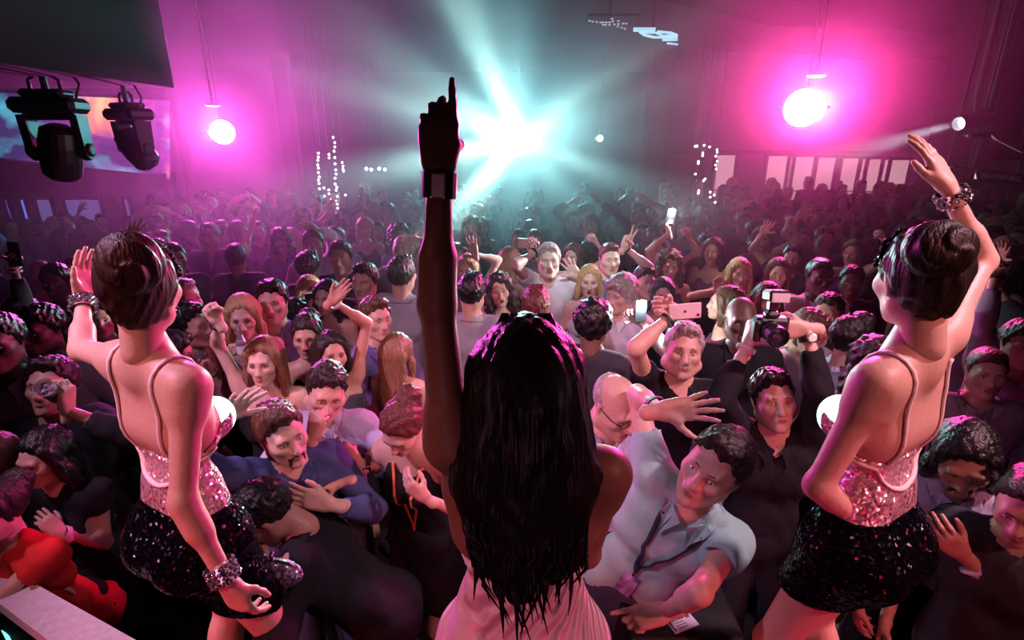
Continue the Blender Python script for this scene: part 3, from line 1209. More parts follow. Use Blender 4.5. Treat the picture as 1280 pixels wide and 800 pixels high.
# ------------------------------------------------------------------ palettes
mat('eye_white', (0.75, 0.72, 0.70), 0.3)
mat('eye_dark', (0.03, 0.02, 0.02), 0.2)
mat('brow_dark', (0.03, 0.018, 0.015), 0.7)
mat('lip', (0.42, 0.12, 0.12), 0.4)
mat('shoe_black', (0.02, 0.02, 0.022), 0.4)
mat('chrome', (0.8, 0.8, 0.82), 0.2, 1.0)
mat('black_plastic', (0.012, 0.012, 0.014), 0.4)
mat('black_metal', (0.015, 0.015, 0.018), 0.45, 0.3)
SKIN = {'fair': skin('fair_skin', (0.62, 0.38, 0.30)), 'tan': skin('tan_skin', (0.50, 0.29, 0.21)), 'brown': skin('brown_skin', (0.22, 0.11, 0.075)),
        'dark': skin('dark_skin', (0.12, 0.06, 0.045)), 'light': skin('light_skin', (0.66, 0.45, 0.36))}
HAIR = {'dark': hairmat('dark_hair', (0.022, 0.014, 0.012)), 'black': hairmat('black_hair', (0.008, 0.007, 0.008), 0.32), 'brown': hairmat('brown_hair', (0.09, 0.045, 0.025)),
        'blonde': hairmat('blonde_hair', (0.50, 0.33, 0.16)), 'grey': hairmat('grey_hair', (0.35, 0.32, 0.30)), 'auburn': hairmat('auburn_hair', (0.13, 0.03, 0.025)),
        'lightbrown': hairmat('light_brown_hair', (0.24, 0.13, 0.07))}
CL = {}
for nm_, c_ in dict(white=(0.72, 0.72, 0.75), lavender=(0.50, 0.46, 0.68), navy=(0.06, 0.08, 0.20), black=(0.012, 0.012, 0.016), charcoal=(0.045, 0.045, 0.055),
                    grey=(0.30, 0.30, 0.33), mint=(0.32, 0.54, 0.52), blue=(0.10, 0.16, 0.38), red=(0.60, 0.03, 0.03), pink=(0.65, 0.30, 0.42),
                    denim=(0.05, 0.07, 0.13), plum=(0.14, 0.05, 0.13), brown=(0.12, 0.07, 0.05), purple=(0.25, 0.17, 0.42)).items():
    CL[nm_] = cloth(nm_ + '_cloth', c_)


# ------------------------------------------------------------------ the room
DARK = mat('dark_paint', (0.006, 0.006, 0.010), 0.85, spec=0.1)
bump(DARK, 14, 0.2, 0.01)
FLOORM = mat('dark_dance_floor', (0.012, 0.012, 0.016), 0.35)
bump(FLOORM, 5, 0.1, 0.01, vary=0.3)
CEILM = mat('dark_ceiling', (0.007, 0.007, 0.011), 0.9, spec=0.1)
bump(CEILM, 8, 0.2, 0.01, vary=0.15)
STAGE_Z = 0.68
STAGE_Y = 1.42


def structure(name, mb, m, parent=None, kind='structure'):
    o = mb.build(name, m, parent)
    if parent is None:
        o['kind'] = kind
    return o


structure('floor', MB().prism([(-13, -4), (13, -4), (13, 16.4), (-6.7, 16.4), (-6.7, 8.6), (-13, 8.6)], 0.2, (0, 0, -0.1), (1, 0, 0), (0, 1, 0)), FLOORM)
structure('floor_lower', MB().box((-9.85, 12.5, -0.75), (6.3, 7.8, 0.2)), FLOORM)
structure('ceiling', MB().box((0, 7.0, 4.45), (26, 22, 0.2)), CEILM)
structure('wall_back', MB().box((-3.4, 16.3, 2.1), (17.6, 0.2, 4.6)), DARK)      # between the two window rows
structure('wall_right', MB().box((12.2, 7.0, 2.1), (0.2, 22, 4.8)), DARK)
structure('wall_left', MB().box((-12.2, 7.0, 2.1), (0.2, 22, 4.8)), DARK)
structure('wall_front', MB().box((0, -4.0, 2.1), (26, 0.2, 4.8)), DARK)
structure('floor_stage', MB().box((0, (STAGE_Y - 3.9) / 2, STAGE_Z / 2), (9.0, STAGE_Y + 3.9, STAGE_Z)), FLOORM)

# ceiling bulkhead on the left, above the screen, and the balcony front below it
structure('trim_1', MB().box((-7.9, 3.7, 3.72), (10.3, 2.2, 1.30)), DARK)
structure('trim_8', MB().box((9.0, 6.7, 3.42), (7.6, 0.9, 1.96)), DARK)
structure('trim_2', MB().prism([(1.6, 4.4), (3.4, 4.05), (12, 3.75), (12, 4.4)], 2.2, (0, 9.0, 0), (1, 0, 0), (0, 0, 1)), CEILM)
# the curved balcony front
bal = MB()
pts = [atY(-60, 240, 7.6), atY(60, 236, 7.9), atY(120, 243, 8.3), atY(170, 246, 9.0), atY(200, 238, 10.0), atY(214, 232, 11.4)]
tops = [atY(-60, 192, 7.6), atY(60, 207, 7.9), atY(120, 213, 8.3), atY(170, 218, 9.0), atY(200, 218, 10.0), atY(214, 216, 11.4)]
V, F = [], []
for a, b in zip(pts, tops):
    o = np.array([-0.05, 0.25, 0])
    V += [a, b, b + o, a + o]
for i in range(len(pts) - 1):
    for j in range(4):
        F.append((i * 4 + j, i * 4 + 4 + j, i * 4 + 4 + (j + 1) % 4, i * 4 + (j + 1) % 4))
F += [(0, 1, 2, 3), (20, 23, 22, 21)]
bal.add(V, F)
structure('trim_3', bal, mat('balcony_paint', (0.02, 0.018, 0.026), 0.7))

# left windows, night sky outside
GLB = mat('night_window_glass', (0.02, 0.02, 0.04), 0.2, emit=(0.16, 0.13, 0.42), estr=0.6)
GLB2 = mat('blue_lit_glass', (0.02, 0.02, 0.04), 0.2, emit=(0.10, 0.16, 0.75), estr=1.2)
WY = 11.2
wx = [(6, 18, 1), (25, 39, 1), (45, 71, 0), (81, 131, 0), (142, 151, 0), (155, 167, 0)]
for i, (x0, x1, b) in enumerate(wx):
    a, c = atY(x0, 250, WY), atY(x1, 288, WY)
    w = tag(link('window_%d' % (i + 1), None, None, ((a[0] + c[0]) / 2, WY, c[2] - 0.15)), kind='structure')
    h_ = a[2] - c[2] + 0.15
    wd = c[0] - a[0]
    MB().box((0, 0.02, h_ / 2), (wd, 0.02, h_)).build('pane', GLB2 if b else GLB, w)
    fr = MB()
    for sx in (-1, 1):
        fr.box((sx * (wd / 2 + 0.03), 0.02, h_ / 2), (0.06, 0.03, h_ + 0.1))
    fr.box((0, 0.02, h_ + 0.03), (wd + 0.12, 0.03, 0.06))
    fr.build('window_frame', DARK, w)
a, c = atY(-120, 246, WY + 0.15), atY(172, 330, WY + 0.15)
structure('wall_left_lower', MB().box(((a[0] + c[0]) / 2, WY + 0.2, 0.5), (c[0] - a[0] + 1, 0.1, 1.2)), DARK)

# right windows, evening light outside
GLP = mat('evening_window_glass', (0.05, 0.04, 0.05), 0.2, emit=(0.85, 0.45, 0.55), estr=0.65)
WY2 = 13.5
for i, (x0, x1) in enumerate([(896, 913), (960, 983), (988, 1011), (1021, 1041), (1048, 1073), (1077, 1101), (1105, 1127)]):
    a, c = atY(x0, 194 + i, WY2), atY(x1, 246, WY2)
    w = tag(link('window_%d' % (i + 7), None, None, ((a[0] + c[0]) / 2, WY2, c[2] - 0.3)), kind='structure')
    h_ = a[2] - c[2] + 0.3
    wd = c[0] - a[0]
    MB().box((0, 0.02, h_ / 2), (wd, 0.02, h_)).build('pane', GLP, w)
    fr = MB()
    for sx in (-1, 1):
        fr.box((sx * (wd / 2 + 0.03), 0, h_ / 2), (0.06, 0.12, h_ + 0.1))
    fr.box((0, 0, h_ + 0.03), (wd + 0.12, 0.12, 0.06))
    fr.box((0, 0, h_ * 0.36), (wd, 0.08, 0.03))
    fr.build('window_frame', DARK, w)
structure('wall_back_right', MB().box((7.9, WY2 + 0.25, 2.2), (8.8, 0.2, 4.4)), mat('back_wall_paint', (0.03, 0.02, 0.03), 0.8))
structure('trim_4', MB().box((6.6, WY2 + 0.02, atY(1000, 190, WY2)[2]), (6.6, 0.3, 0.06)), DARK)

# pillars dimly seen through the haze
PILM = mat('pillar_paint', (0.03, 0.028, 0.035), 0.8)
for i, (x, Y, w_) in enumerate([(231, 10.4, 0.10), (366, 12.6, 0.30), (818, 13.0, 0.5)]):
    b_ = atY(x, 200, Y)
    structure('trim_%d' % (i + 5), MB().box((b_[0], Y, 2.17), (w_, w_, 4.34)), PILM)


# ------------------------------------------------------------------ video screen
def screen():
    root = link('video_screen', None, None, atY(90, 170, 9.6))
    tag(root, 'large video wall showing orange and teal clouds beside hanging lamps', 'screen')
    A = [atY(-70, 112, 8.6), atY(-70, 214, 8.6), atY(212, 224, 10.4), atY(212, 126, 10.4)]
    loc_ = np.array(root.location)
    A = [p - loc_ for p in A]
    m = bpy.data.materials.new('cloud_video')
    m.use_nodes = True
    t = m.node_tree
    b = t.nodes['Principled BSDF']
    b.inputs['Base Color'].default_value = (0.01, 0.01, 0.01, 1)
    tc_ = t.nodes.new('ShaderNodeTexCoord')
    n1 = t.nodes.new('ShaderNodeTexNoise'); n1.inputs['Scale'].default_value = 1.1; n1.inputs['Detail'].default_value = 6; n1.inputs['Distortion'].default_value = 0.6
    n2 = t.nodes.new('ShaderNodeTexNoise'); n2.inputs['Scale'].default_value = 1.6; n2.inputs['Detail'].default_value = 4
    mp_ = t.nodes.new('ShaderNodeMapping'); mp_.inputs['Location'].default_value = (4.4, 2.0, 1.3)
    t.links.new(tc_.outputs['Object'], mp_.inputs[0])
    t.links.new(mp_.outputs[0], n1.inputs[0]); t.links.new(tc_.outputs['Object'], n2.inputs[0])
    r1 = t.nodes.new('ShaderNodeValToRGB')
    e = r1.color_ramp.elements
    e[0].position = 0.40; e[0].color = (0.02, 0.02, 0.10, 1)
    e[1].position = 0.72; e[1].color = (1.0, 0.55, 0.25, 1)
    x = e.new(0.50); x.color = (0.16, 0.03, 0.22, 1)
    x = e.new(0.60); x.color = (0.85, 0.22, 0.16, 1)
    r2 = t.nodes.new('ShaderNodeValToRGB')
    e = r2.color_ramp.elements
    e[0].position = 0.50; e[0].color = (0, 0, 0, 1)
    e[1].position = 0.68; e[1].color = (0.05, 0.65, 0.75, 1)
    t.links.new(n1.outputs[0], r1.inputs[0]); t.links.new(n2.outputs[0], r2.inputs[0])
    mx = t.nodes.new('ShaderNodeMix'); mx.data_type = 'RGBA'; mx.blend_type = 'ADD'; mx.inputs[0].default_value = 0.8
    t.links.new(r1.outputs[0], mx.inputs[6]); t.links.new(r2.outputs[0], mx.inputs[7])
    t.links.new(mx.outputs[2], b.inputs['Emission Color'])
    b.inputs['Emission Strength'].default_value = 1.3
    nrm_ = nrm(np.cross(A[1] - A[0], A[3] - A[0]))
    if nrm_[1] > 0:
        nrm_ = -nrm_
    V = list(A) + [p - nrm_ * 0.06 for p in A]
    F = [(0, 1, 2, 3), (7, 6, 5, 4), (0, 4, 5, 1), (1, 5, 6, 2), (2, 6, 7, 3), (3, 7, 4, 0)]
    link('screen_panel', mesh_data('screen_panel', np.array(V), F, m, smooth=False), root)
    mb = MB()
    for i in range(4):
        mb.tube([A[i] - nrm_ * 0.03, A[(i + 1) % 4] - nrm_ * 0.03], 0.03, 6)
    mb.build('screen_frame', MATS['black_metal'], root)


screen()


# ------------------------------------------------------------------ moving-head lamps hung from the ceiling
def moving_head(loc, label, size=1.0, tilt=(0, 0), yaw=0, ceil=4.35):
    root = link('moving_head_lamp', None, None, loc, (0, 0, R(yaw)))
    root.scale = (size,) * 3
    tag(root, label, 'lamp', 'moving-head lamps hung by the screen')
    bm_ = MATS['black_plastic']
    # base box with chamfered ends, yoke of two arms, lamp head, lens
    MB().box((0, 0, 0.0), (0.40, 0.26, 0.10), bev=0.03).build('base', bm_, root)
    MB().box((0, 0, 0.075), (0.26, 0.20, 0.05), bev=0.02).build('base_top', bm_, root)
    for sx in (-1, 1):
        a = MB().prism([(-0.075, -0.06), (0.075, -0.06), (0.06, -0.32), (0.0, -0.36), (-0.06, -0.32)], 0.05, (sx * 0.155, 0, 0), (0, 1, 0), (0, 0, 1))
        arm = a.build('yoke_arm', bm_, root)
        MB().lathe([(0.045, 0), (0.045, 0.015), (0.03, 0.02)], (sx * 0.18, 0, -0.29), 14, rotm(0, 0, 90 * sx)).build('tilt_joint', bm_, root)
    MB().tube([(-0.155, 0, -0.055), (0.155, 0, -0.055)], 0.04, 10).build('yoke_bridge', bm_, root)
    M = rotm(0, tilt[0], tilt[1])
    hd_ = MB().lathe([(0.06, 0.17), (0.11, 0.14), (0.126, 0.04), (0.128, -0.06), (0.115, -0.17), (0.085, -0.20)], (0, 0, -0.29), 20, M)
    hd_.build('lamp_head', bm_, root, smooth=False)
    MB().lathe([(0.075, -0.195), (0.075, -0.205), (0.04, -0.215)], (0, 0, -0.29), 18, M).build('lens', mat('lamp_glass', (0.05, 0.05, 0.07), 0.08, coat=1.0), root)
    h_ = (ceil - loc[2]) / size
    for sx in (-1, 1):
        MB().tube([(sx * 0.09, 0, 0.08), (sx * 0.09, 0, 0.16), (sx * 0.05, 0, 0.19)], 0.012, 8).build('clamp', bm_, root)
    MB().tube([(0, 0, 0.10), (0, 0, h_)], 0.022, 10).build('hanger_pole', bm_, root)
    MB().tube([(0.17, 0, 0.05), (0.20, 0.02, 0.14), (0.15, 0.0, 0.26), (0.03, 0, 0.36)], 0.009, 6).build('power_cable', bm_, root)


a = atY(62, 132, 3.9)
moving_head(a, 'bulky black moving-head lamp seen from behind, pointing down before the screen', 0.98, (12, 14), 12, 3.07)
a = atY(161, 143, 4.6)
moving_head(a, 'smaller black moving-head lamp tilted sideways before the orange video clouds', 0.86, (8, -38), -25, 3.07)


# ------------------------------------------------------------------ lit wash lamps
def wash_lamp(loc, target, label, col, r=0.2, strength=40):
    root = link('wash_lamp', None, None, loc)
    d = Vector(target) - Vector(loc)
    root.rotation_euler = d.to_track_quat('-Z', 'Y').to_euler()
    tag(root, label, 'lamp')
    MB().lathe([(0.10, 0.30), (r * 0.8, 0.24), (r + 0.02, 0.05), (r + 0.03, -0.05), (r + 0.005, -0.05), (r, 0.0)], (0, 0, 0), 28).build('lamp_housing', MATS['black_metal'], root)
    MB().lathe([(r - 0.002, -0.02), (r - 0.004, -0.035), (r * 0.7, -0.052), (r * 0.3, -0.06)], (0, 0, 0), 28).build('lit_lens', mat('lit_lens_' + col[1], (1, 1, 1), 0.3, emit=col[0], estr=strength), root)
    y = MB()
    for sx in (-1, 1):
        y.tube([(sx * (r + 0.03), 0, 0.1), (sx * (r + 0.06), 0, 0.2), (sx * (r + 0.04), 0, 0.42)], 0.015, 6)
    y.tube([(-(r + 0.04), 0, 0.42), (r + 0.04, 0, 0.42)], 0.015, 6)
    y.build('yoke', MATS['black_metal'], root)
    bpy.context.view_layer.update()
    inv = np.array(root.matrix_world.inverted())
    top_ = lambda p: (inv @ np.array([*p, 1.0]))[:3]
    w0 = np.array(root.matrix_world @ Vector((0, 0, 0.42)))
    MB().tube([top_(w0), top_((w0[0], w0[1], 4.36))], 0.010, 8).build('hanger_pole', DARK, root)
    return root


wash_lamp(LAMP_L, (0.0, 0.2, 2.4), 'glowing pink-white round lamp beside the video screen', ((1.0, 0.80, 0.95), 'pink'), 0.17, 14)
wash_lamp(LAMP_R, (0.0, 0.2, 2.5), 'large glowing pink-white round lamp above the row of pale windows', ((1.0, 0.85, 0.95), 'rose'), 0.20, 14)
wash_lamp(LAMP_C, (0.0, 0.0, 2.7), 'white effect lamp in the heart of the teal beams', ((0.85, 1.0, 0.97), 'teal'), 0.28, 30)

# narrow beam lamp on the right
root = link('beam_lamp', None, None, LAMP_S)
d = Vector(atY(960, 222, 5.0)) - Vector(LAMP_S)
root.rotation_euler = d.to_track_quat('-Z', 'Y').to_euler()
tag(root, 'black tubular lamp throwing a narrow white beam over the crowd', 'lamp')
MB().lathe([(0.05, 0.30), (0.075, 0.26), (0.08, 0.05), (0.07, -0.10), (0.062, -0.10), (0.06, -0.02)], (0, 0, 0), 18).build('lamp_housing', MATS['black_metal'], root)
MB().lathe([(0.058, -0.03), (0.05, -0.04)], (0, 0, 0), 16).build('lit_lens', mat('lit_beam_lens', (1, 1, 1), 0.3, emit=(0.9, 0.9, 1.0), estr=12), root)
MB().tube([(0.0, 0.07, 0.1), (0, 0.2, 0.1), (0, 1.35, 0.35)], 0.02, 8).build('bracket', MATS['black_metal'], root)


# ------------------------------------------------------------------ the three dancers on the stage
SEQ_WHITE = sequin('white_sequins', (0.80, 0.55, 0.62), 0.35, 0.55, 170)
SEQ_PINK = sequin('pink_sequins', (0.80, 0.50, 0.56), 0.30, 0.6, 150)
SEQ_BLACK = sequin('black_sequins', (0.002, 0.002, 0.004), 0.20, 0.0, 150, 0.10)
CRYSTAL = sequin('crystal_stones', (0.85, 0.78, 0.90), 0.12, 0.9, 260)
STRAP = mat('pale_satin_strap', (0.85, 0.70, 0.70), 0.45)
DRESSM = mat('pleated_pale_dress', (0.80, 0.55, 0.66), 0.45, 0.15)
_t = DRESSM.node_tree
_tc = _t.nodes.new('ShaderNodeTexCoord')
_wv = _t.nodes.new('ShaderNodeTexWave')
_wv.bands_direction = 'DIAGONAL'
_wv.inputs['Scale'].default_value = 14
_wv.inputs['Distortion'].default_value = 2.5
_wv.inputs['Detail'].default_value = 1
_t.links.new(_tc.outputs['Object'], _wv.inputs[0])
_bp = _t.nodes.new('ShaderNodeBump')
_bp.inputs['Strength'].default_value = 0.7
_bp.inputs['Distance'].default_value = 0.02
_t.links.new(_wv.outputs[0], _bp.inputs['Height'])
_t.links.new(_bp.outputs[0], _t.nodes['Principled BSDF'].inputs['Normal'])
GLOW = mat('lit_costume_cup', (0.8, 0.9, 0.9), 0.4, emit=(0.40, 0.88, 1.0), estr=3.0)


def fitted(s, name, m, g, lo, hi, tilt=0.0, res=0.008, legs=None, flare=0.0, wr=0.0, loc_tilt=0.0):
    """a close-fitting garment between two cuts of the torso; tilt > 0 makes the back lower than the front"""
    f = SDF()
    s.torso(f, g)
    if legs is not None:
        for k in 'LR':
            s.legp(f, k, g + flare, legs, g + flare)
    f.plane(s.P + s.u * lo, nrm(s.u + s.back * loc_tilt), k=0.004)
    if hi is not None:
        f.plane(s.P + s.u * hi, -nrm(s.u + s.back * tilt), k=0.004)
    if wr:
        f.wave(wrinkle(wr))
    V, F = net(f, res)
    return link(name, mesh_data(name, V, F, m), s.root)


def strap(s, pts, r=0.008, name='shoulder_strap', m=None, flat=0.6, lift=0.004):
    P = [s.P + s.side * a + s.back * b + s.u * c for a, b, c in pts]
    # round the polyline off
    Q = []
    for i in range(len(P) - 1):
        p0, p1, p2, p3 = P[max(i - 1, 0)], P[i], P[i + 1], P[min(i + 2, len(P) - 1)]
        for j in range(5):
            t = j / 5
            Q.append(0.5 * (2 * p1 + (p2 - p0) * t + (2 * p0 - 5 * p1 + 4 * p2 - p3) * t * t + (3 * p1 - p0 - 3 * p2 + p3) * t ** 3))
    Q.append(P[-1])
    Q = np.array(Q)
    for _ in range(4):                                    # lay it on the body
        d0 = s.bodyf(Q)
        gr = np.stack([s.bodyf(Q + np.eye(3)[i] * 0.004) - d0 for i in range(3)], 1) / 0.004
        gr = gr / (np.linalg.norm(gr, axis=1, keepdims=True) + 1e-6)
        Q = Q - gr * (d0 - lift)[:, None]
    return MB().tube(Q, r, 8, flat=flat).build(name, m or STRAP, s.root, smooth=True)


def crystals(s, k, back=0.03, width=0.05, rows=4, per=13, m=None, r=0.033):
    """a wide bracelet: a cuff set with rows of cut stones"""
    o = band(s, k, 'bracelet', MATS['chrome'], back, width, r=r, th=0.004)
    c, d = wrist_frame(s, k, back)
    a = nrm(np.cross(d, (0.3, 1, 0.2)))
    b = np.cross(d, a)
    mb = MB()
    rr = r * (0.88 if s.fem else 1.0) + 0.006
    for i in range(rows):
        for j in range(per):
            an = 2 * PI * (j + 0.5 * (i % 2)) / per
            e = a * math.cos(an) + b * math.sin(an)
            tng = np.cross(d, e)
            mb.box(c + e * rr + d * ((i + 0.5) / rows - 0.5) * width, (0.011, 0.011, 0.008), np.stack([tng, d, e], 1) @ rotm(45 * (j % 2), 12 * ((i * 7 + j * 3) % 3 - 1), 0), bev=0.003)
    q = mb.build('bracelet_stones', CRYSTAL, s.root)
    q['kind'] = 'stuff'


def big_updo(s, bunc, bunr, m, cap=0.012, extra=None):
    f = SDF()
    f.ell((0, 0.018, 0.030), (0.077 + cap, 0.099 + cap, 0.090 + cap), k=0.02)
    f.plane((0, -0.066, 0.060), (0, 0.84, 0.54), k=0.015)
    f.ell((0, 0.040, -0.035), (0.052, 0.060, 0.062), k=0.03)
    f.plane((0, 0.08, -0.085), (0, -0.35, 1.0), k=0.02)
    f.wave(strands(0.004, 170))
    s.hairf = f
    V, F = net(f, 0.0055)
    o = link('hair', mesh_data('hair', V * s.hsc @ s.HR.T + s.hc, F, m), s.root)
    b = SDF().ell(bunc, bunr, k=0.01)
    bc = np.array(bunc, np.float32)
    b.wave(lambda p: (0.0035 * np.sin(np.arctan2(p[:, 2] - bc[2], p[:, 0] - bc[0]) * 3 + np.linalg.norm(p - bc, axis=1) * 60 + (p[:, 1] - bc[1]) * 190)).astype(np.float32))
    V, F = net(b, 0.0055)
    link('hair_bun', mesh_data('hair_bun', V * s.hsc @ s.HR.T + s.hc, F, m), s.root)
    return o


def headband(s, m, tilt=0.0, r=0.098, z=0.06, th=0.007, arc=(0.05, 0.95), stones=True):
    mb = MB()
    n = 26
    pts = []
    for i in range(n + 1):
        a = PI * (arc[0] + (arc[1] - arc[0]) * i / n)
        p = np.array([math.cos(a) * 0.094, -0.020 + tilt * math.sin(a), 0.02 + math.sin(a) * 0.100])
        p = lay(s.hairf, [p], th * 0.6)[0] if math.sin(a) > 0.35 else p * np.array([0.92, 1, 1])
        pts.append(s.hc + s.HR @ (p * s.hsc))
    if stones:
        for i, p in enumerate(pts):
            mb.box(p, (0.011, 0.011, 0.011), rotm(i * 31, i * 17, 20), bev=0.003)
    mb.tube(pts, th * 0.5, 6)
    o = mb.build('headband', m, s.root)
    return o


def dancer_parts(s, left, hem=-0.26, tl=-0.5):
    fitted(s, 'crop_top', SEQ_PINK, 0.010, 0.10, 0.30, 0.55)
    fitted(s, 'sequin_skirt', SEQ_BLACK, 0.012, hem, 0.115, legs=0.62, flare=0.014, loc_tilt=tl)
    for sx in (-1, 1):
        strap(s, [(sx * 0.085, 0.103, 0.20), (sx * 0.092, 0.095, 0.34), (sx * 0.095, 0.055, 0.50), (sx * 0.095, -0.01, 0.535), (sx * 0.085, -0.09, 0.43)], 0.0062)
        c = s.P + s.u * 0.335 + s.side * sx * 0.062 - s.back * 0.085
        f = SDF().ell(c, (0.056, 0.056, 0.058), k=0.01)
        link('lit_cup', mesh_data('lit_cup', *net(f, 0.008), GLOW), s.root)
    strap(s, [(-0.13, -0.02, 0.31), (-0.11, 0.075, 0.24), (-0.03, 0.107, 0.20), (0.03, 0.107, 0.20), (0.11, 0.075, 0.24), (0.13, -0.02, 0.31)], 0.007, 'back_band', lift=0.010)
    for k in 'LR':
        ft = s.leg[k][2]
        f = SDF()
        f.cone(ft + np.array([0, 0.03, -0.030]), ft + np.array([0, -0.15, -0.042]), 0.040, 0.030, k=0.03)
        f.plane(ft + np.array([0, 0, -0.072]), (0, 0, 1), k=0.004)
        link('shoe', mesh_data('shoe', *net(f, 0.012), MATS['shoe_black']), s.root)


HEROHAIR = hairmat('jet_black_hair', (0.004, 0.004, 0.005), 0.42)


def centre_extra(s):
    f = SDF()
    H = s.hc
    L = lambda x, y, z: H + np.array([x, y, z])
    f.ell(L(0, 0.02, 0.030), (0.098, 0.118, 0.108), k=0.02)
    for sx in (-1, 1):
        f.cone(L(sx * 0.070, 0.02, 0.02), L(sx * 0.098, 0.06, -0.20), 0.050, 0.052, k=0.04)
        f.cone(L(sx * 0.098, 0.06, -0.20), L(sx * 0.080, 0.105, -0.34), 0.052, 0.040, k=0.04)
        f.cone(L(sx * 0.035, 0.10, -0.10), L(sx * 0.045, 0.125, -0.37), 0.060, 0.035, k=0.04)
    f.cone(L(0, 0.10, 0.0), L(0.012, 0.14, -0.41), 0.075, 0.034, k=0.04)
    f.plane(L(0, -0.070, 0.06), (0, 0.9, 0.35), k=0.02)
    f.wave(strands(0.004, 150))
    hb = link('hair', mesh_data('hair', *net(f, 0.008), HEROHAIR), s.root)
    rng = random.Random(5)
    mb = MB()
    for i in range(90):                                   # loose ends below the mass of hair
        x = rng.uniform(-0.125, 0.125)
        y0 = 0.10 + 0.05 * (1 - abs(x) / 0.125)
        z0 = rng.uniform(-0.34, -0.22)
        l = rng.uniform(0.08, 0.22) * (1.0 - 0.9 * abs(x - 0.01) / 0.14 * 0.6)
        x1 = x * 0.75 + rng.uniform(-0.03, 0.03)
        mb.tube([L(x, y0, z0), L(x * 0.93 + rng.uniform(-.012, .012), y0 + 0.035, z0 - l * 0.5), L(x1, y0 + 0.05, z0 - l)], [0.006, 0.0042, 0.0008], 5)
    for i in range(60):                                   # locks running down the head
        a = rng.uniform(-1.25, 1.25)
        r_ = 0.104
        p0 = L(math.sin(a) * 0.05, 0.0, 0.135)
        p1 = L(math.sin(a) * 0.105, 0.05 + 0.07 * math.cos(a), 0.03)
        p2 = L(math.sin(a) * 0.142, 0.07 + 0.08 * math.cos(a), -0.18)
        p3 = L(math.sin(a) * 0.12 + rng.uniform(-.02, .02), 0.10 + 0.07 * math.cos(a), -0.36)
        mb.tube([p0, p1, p2, p3], [0.003, 0.008, 0.009, 0.003], 5)
    st = mb.build('hair_strands', HEROHAIR, s.root, smooth=True)
    st['kind'] = 'stuff'
    fitted(s, 'dress', DRESSM, 0.012, -0.52, 0.27, 0.75, legs=0.75, flare=0.03, wr=0.0015)
    for sx in (-1, 1):
        strap(s, [(sx * 0.105, 0.070, 0.24), (sx * 0.120, 0.080, 0.36), (sx * 0.112, 0.045, 0.515), (sx * 0.100, -0.03, 0.53), (sx * 0.085, -0.09, 0.42)], 0.007)
        strap(s, [(sx * 0.115, 0.075, 0.30), (sx * 0.06, 0.100, 0.26), (0, 0.112, 0.235)], 0.007, 'back_strap', lift=0.008)
    b = band(s, 'L', 'cuff_bracelet', mat('dark_leather', (0.015, 0.012, 0.014), 0.35), 0.028, 0.046, r=0.031, th=0.006)
    c, d = wrist_frame(s, 'L', 0.028)
    n = s.Rz.T @ np.array([0.05, -1, 0.1])
    n = nrm(n - d * (n @ d))
    x = np.cross(n, d)
    MB().box(c + n * 0.033, (0.028, 0.046, 0.008), np.stack([x, d, n], 1), bev=0.003).build('cuff_plate', mat('cuff_metal', (0.75, 0.65, 0.6), 0.3, 0.9), s.root)
    for k in 'LR':
        ft = s.leg[k][2]
        f = SDF()
        f.cone(ft + np.array([0, 0.03, -0.030]), ft + np.array([0, -0.15, -0.042]), 0.040, 0.030, k=0.03)
        f.plane(ft + np.array([0, 0, -0.072]), (0, 0, 1), k=0.004)
        link('shoe', mesh_data('shoe', *net(f, 0.012), MATS['shoe_black']), s.root)


hero = person('dancer with long black hair in a pale pleated dress, one arm raised, pointing straight up', 657, 470, at=0.98, base=STAGE_Z, yaw=180, sex='f', skinm=SKIN['brown'],
              arms={'L': dict(elpx=(548, 400, 0.02), px=(549, 246, 0.03), tip=(546, 100, 0.0), hand='point', palm=(0.15, -1, 0)),
                    'R': dict(elpx=(728, 705, 0.10), px=(700, 690, 0.38), hand='relax')},
              hair=(None,), res=0.009, thick=1.12, armlen=1.10, swf=1.18, extra=centre_extra)


def left_extra(s):
    dancer_parts(s, True)
    big_updo(s, (-0.028, 0.108, 0.082), (0.068, 0.060, 0.074), hairmat('dark_auburn_hair', (0.035, 0.012, 0.012)), 0.007)
    headband(s, CRYSTAL, tilt=0.02)
    crystals(s, 'R')
    crystals(s, 'L')
    MB().tube([s.hc + s.HR @ np.array([-0.078, 0.01, -0.04]), s.hc + s.HR @ np.array([-0.080, 0.01, -0.062])], [0.004, 0.006], 8).build('earring', CRYSTAL, s.root)


ld = person('dancer with a dark red bun and jewelled headband, crystal cuffs, hand by her hip', 178, 362, at=1.32, base=STAGE_Z, yaw=151, sex='f', skinm=SKIN['fair'], hd=(40, 4, -4),
            arms={'R': dict(elpx=(228, 650, -0.12), px=(293, 742, -0.14), tip=(318, 790, 0.0), hand='relax', palm=(0.3, -1, 0.2)),
                  'L': dict(elpx=(90, 434, 0.20), px=(104, 374, 0.33), tip=(105, 325, 0.03), hand='flat', palm=(-1, -0.3, 0.1))},
            hair=(None,), res=0.010, extra=left_extra)


def right_extra(s):
    dancer_parts(s, False, -0.17, -0.15)
    big_updo(s, (0.028, 0.104, 0.078), (0.068, 0.058, 0.062), HAIR['dark'], 0.006)
    headband(s, mat('black_gem', (0.01, 0.01, 0.015), 0.12, 0.2, coat=1.0), tilt=-0.01)
    crystals(s, 'R', width=0.04, rows=3)


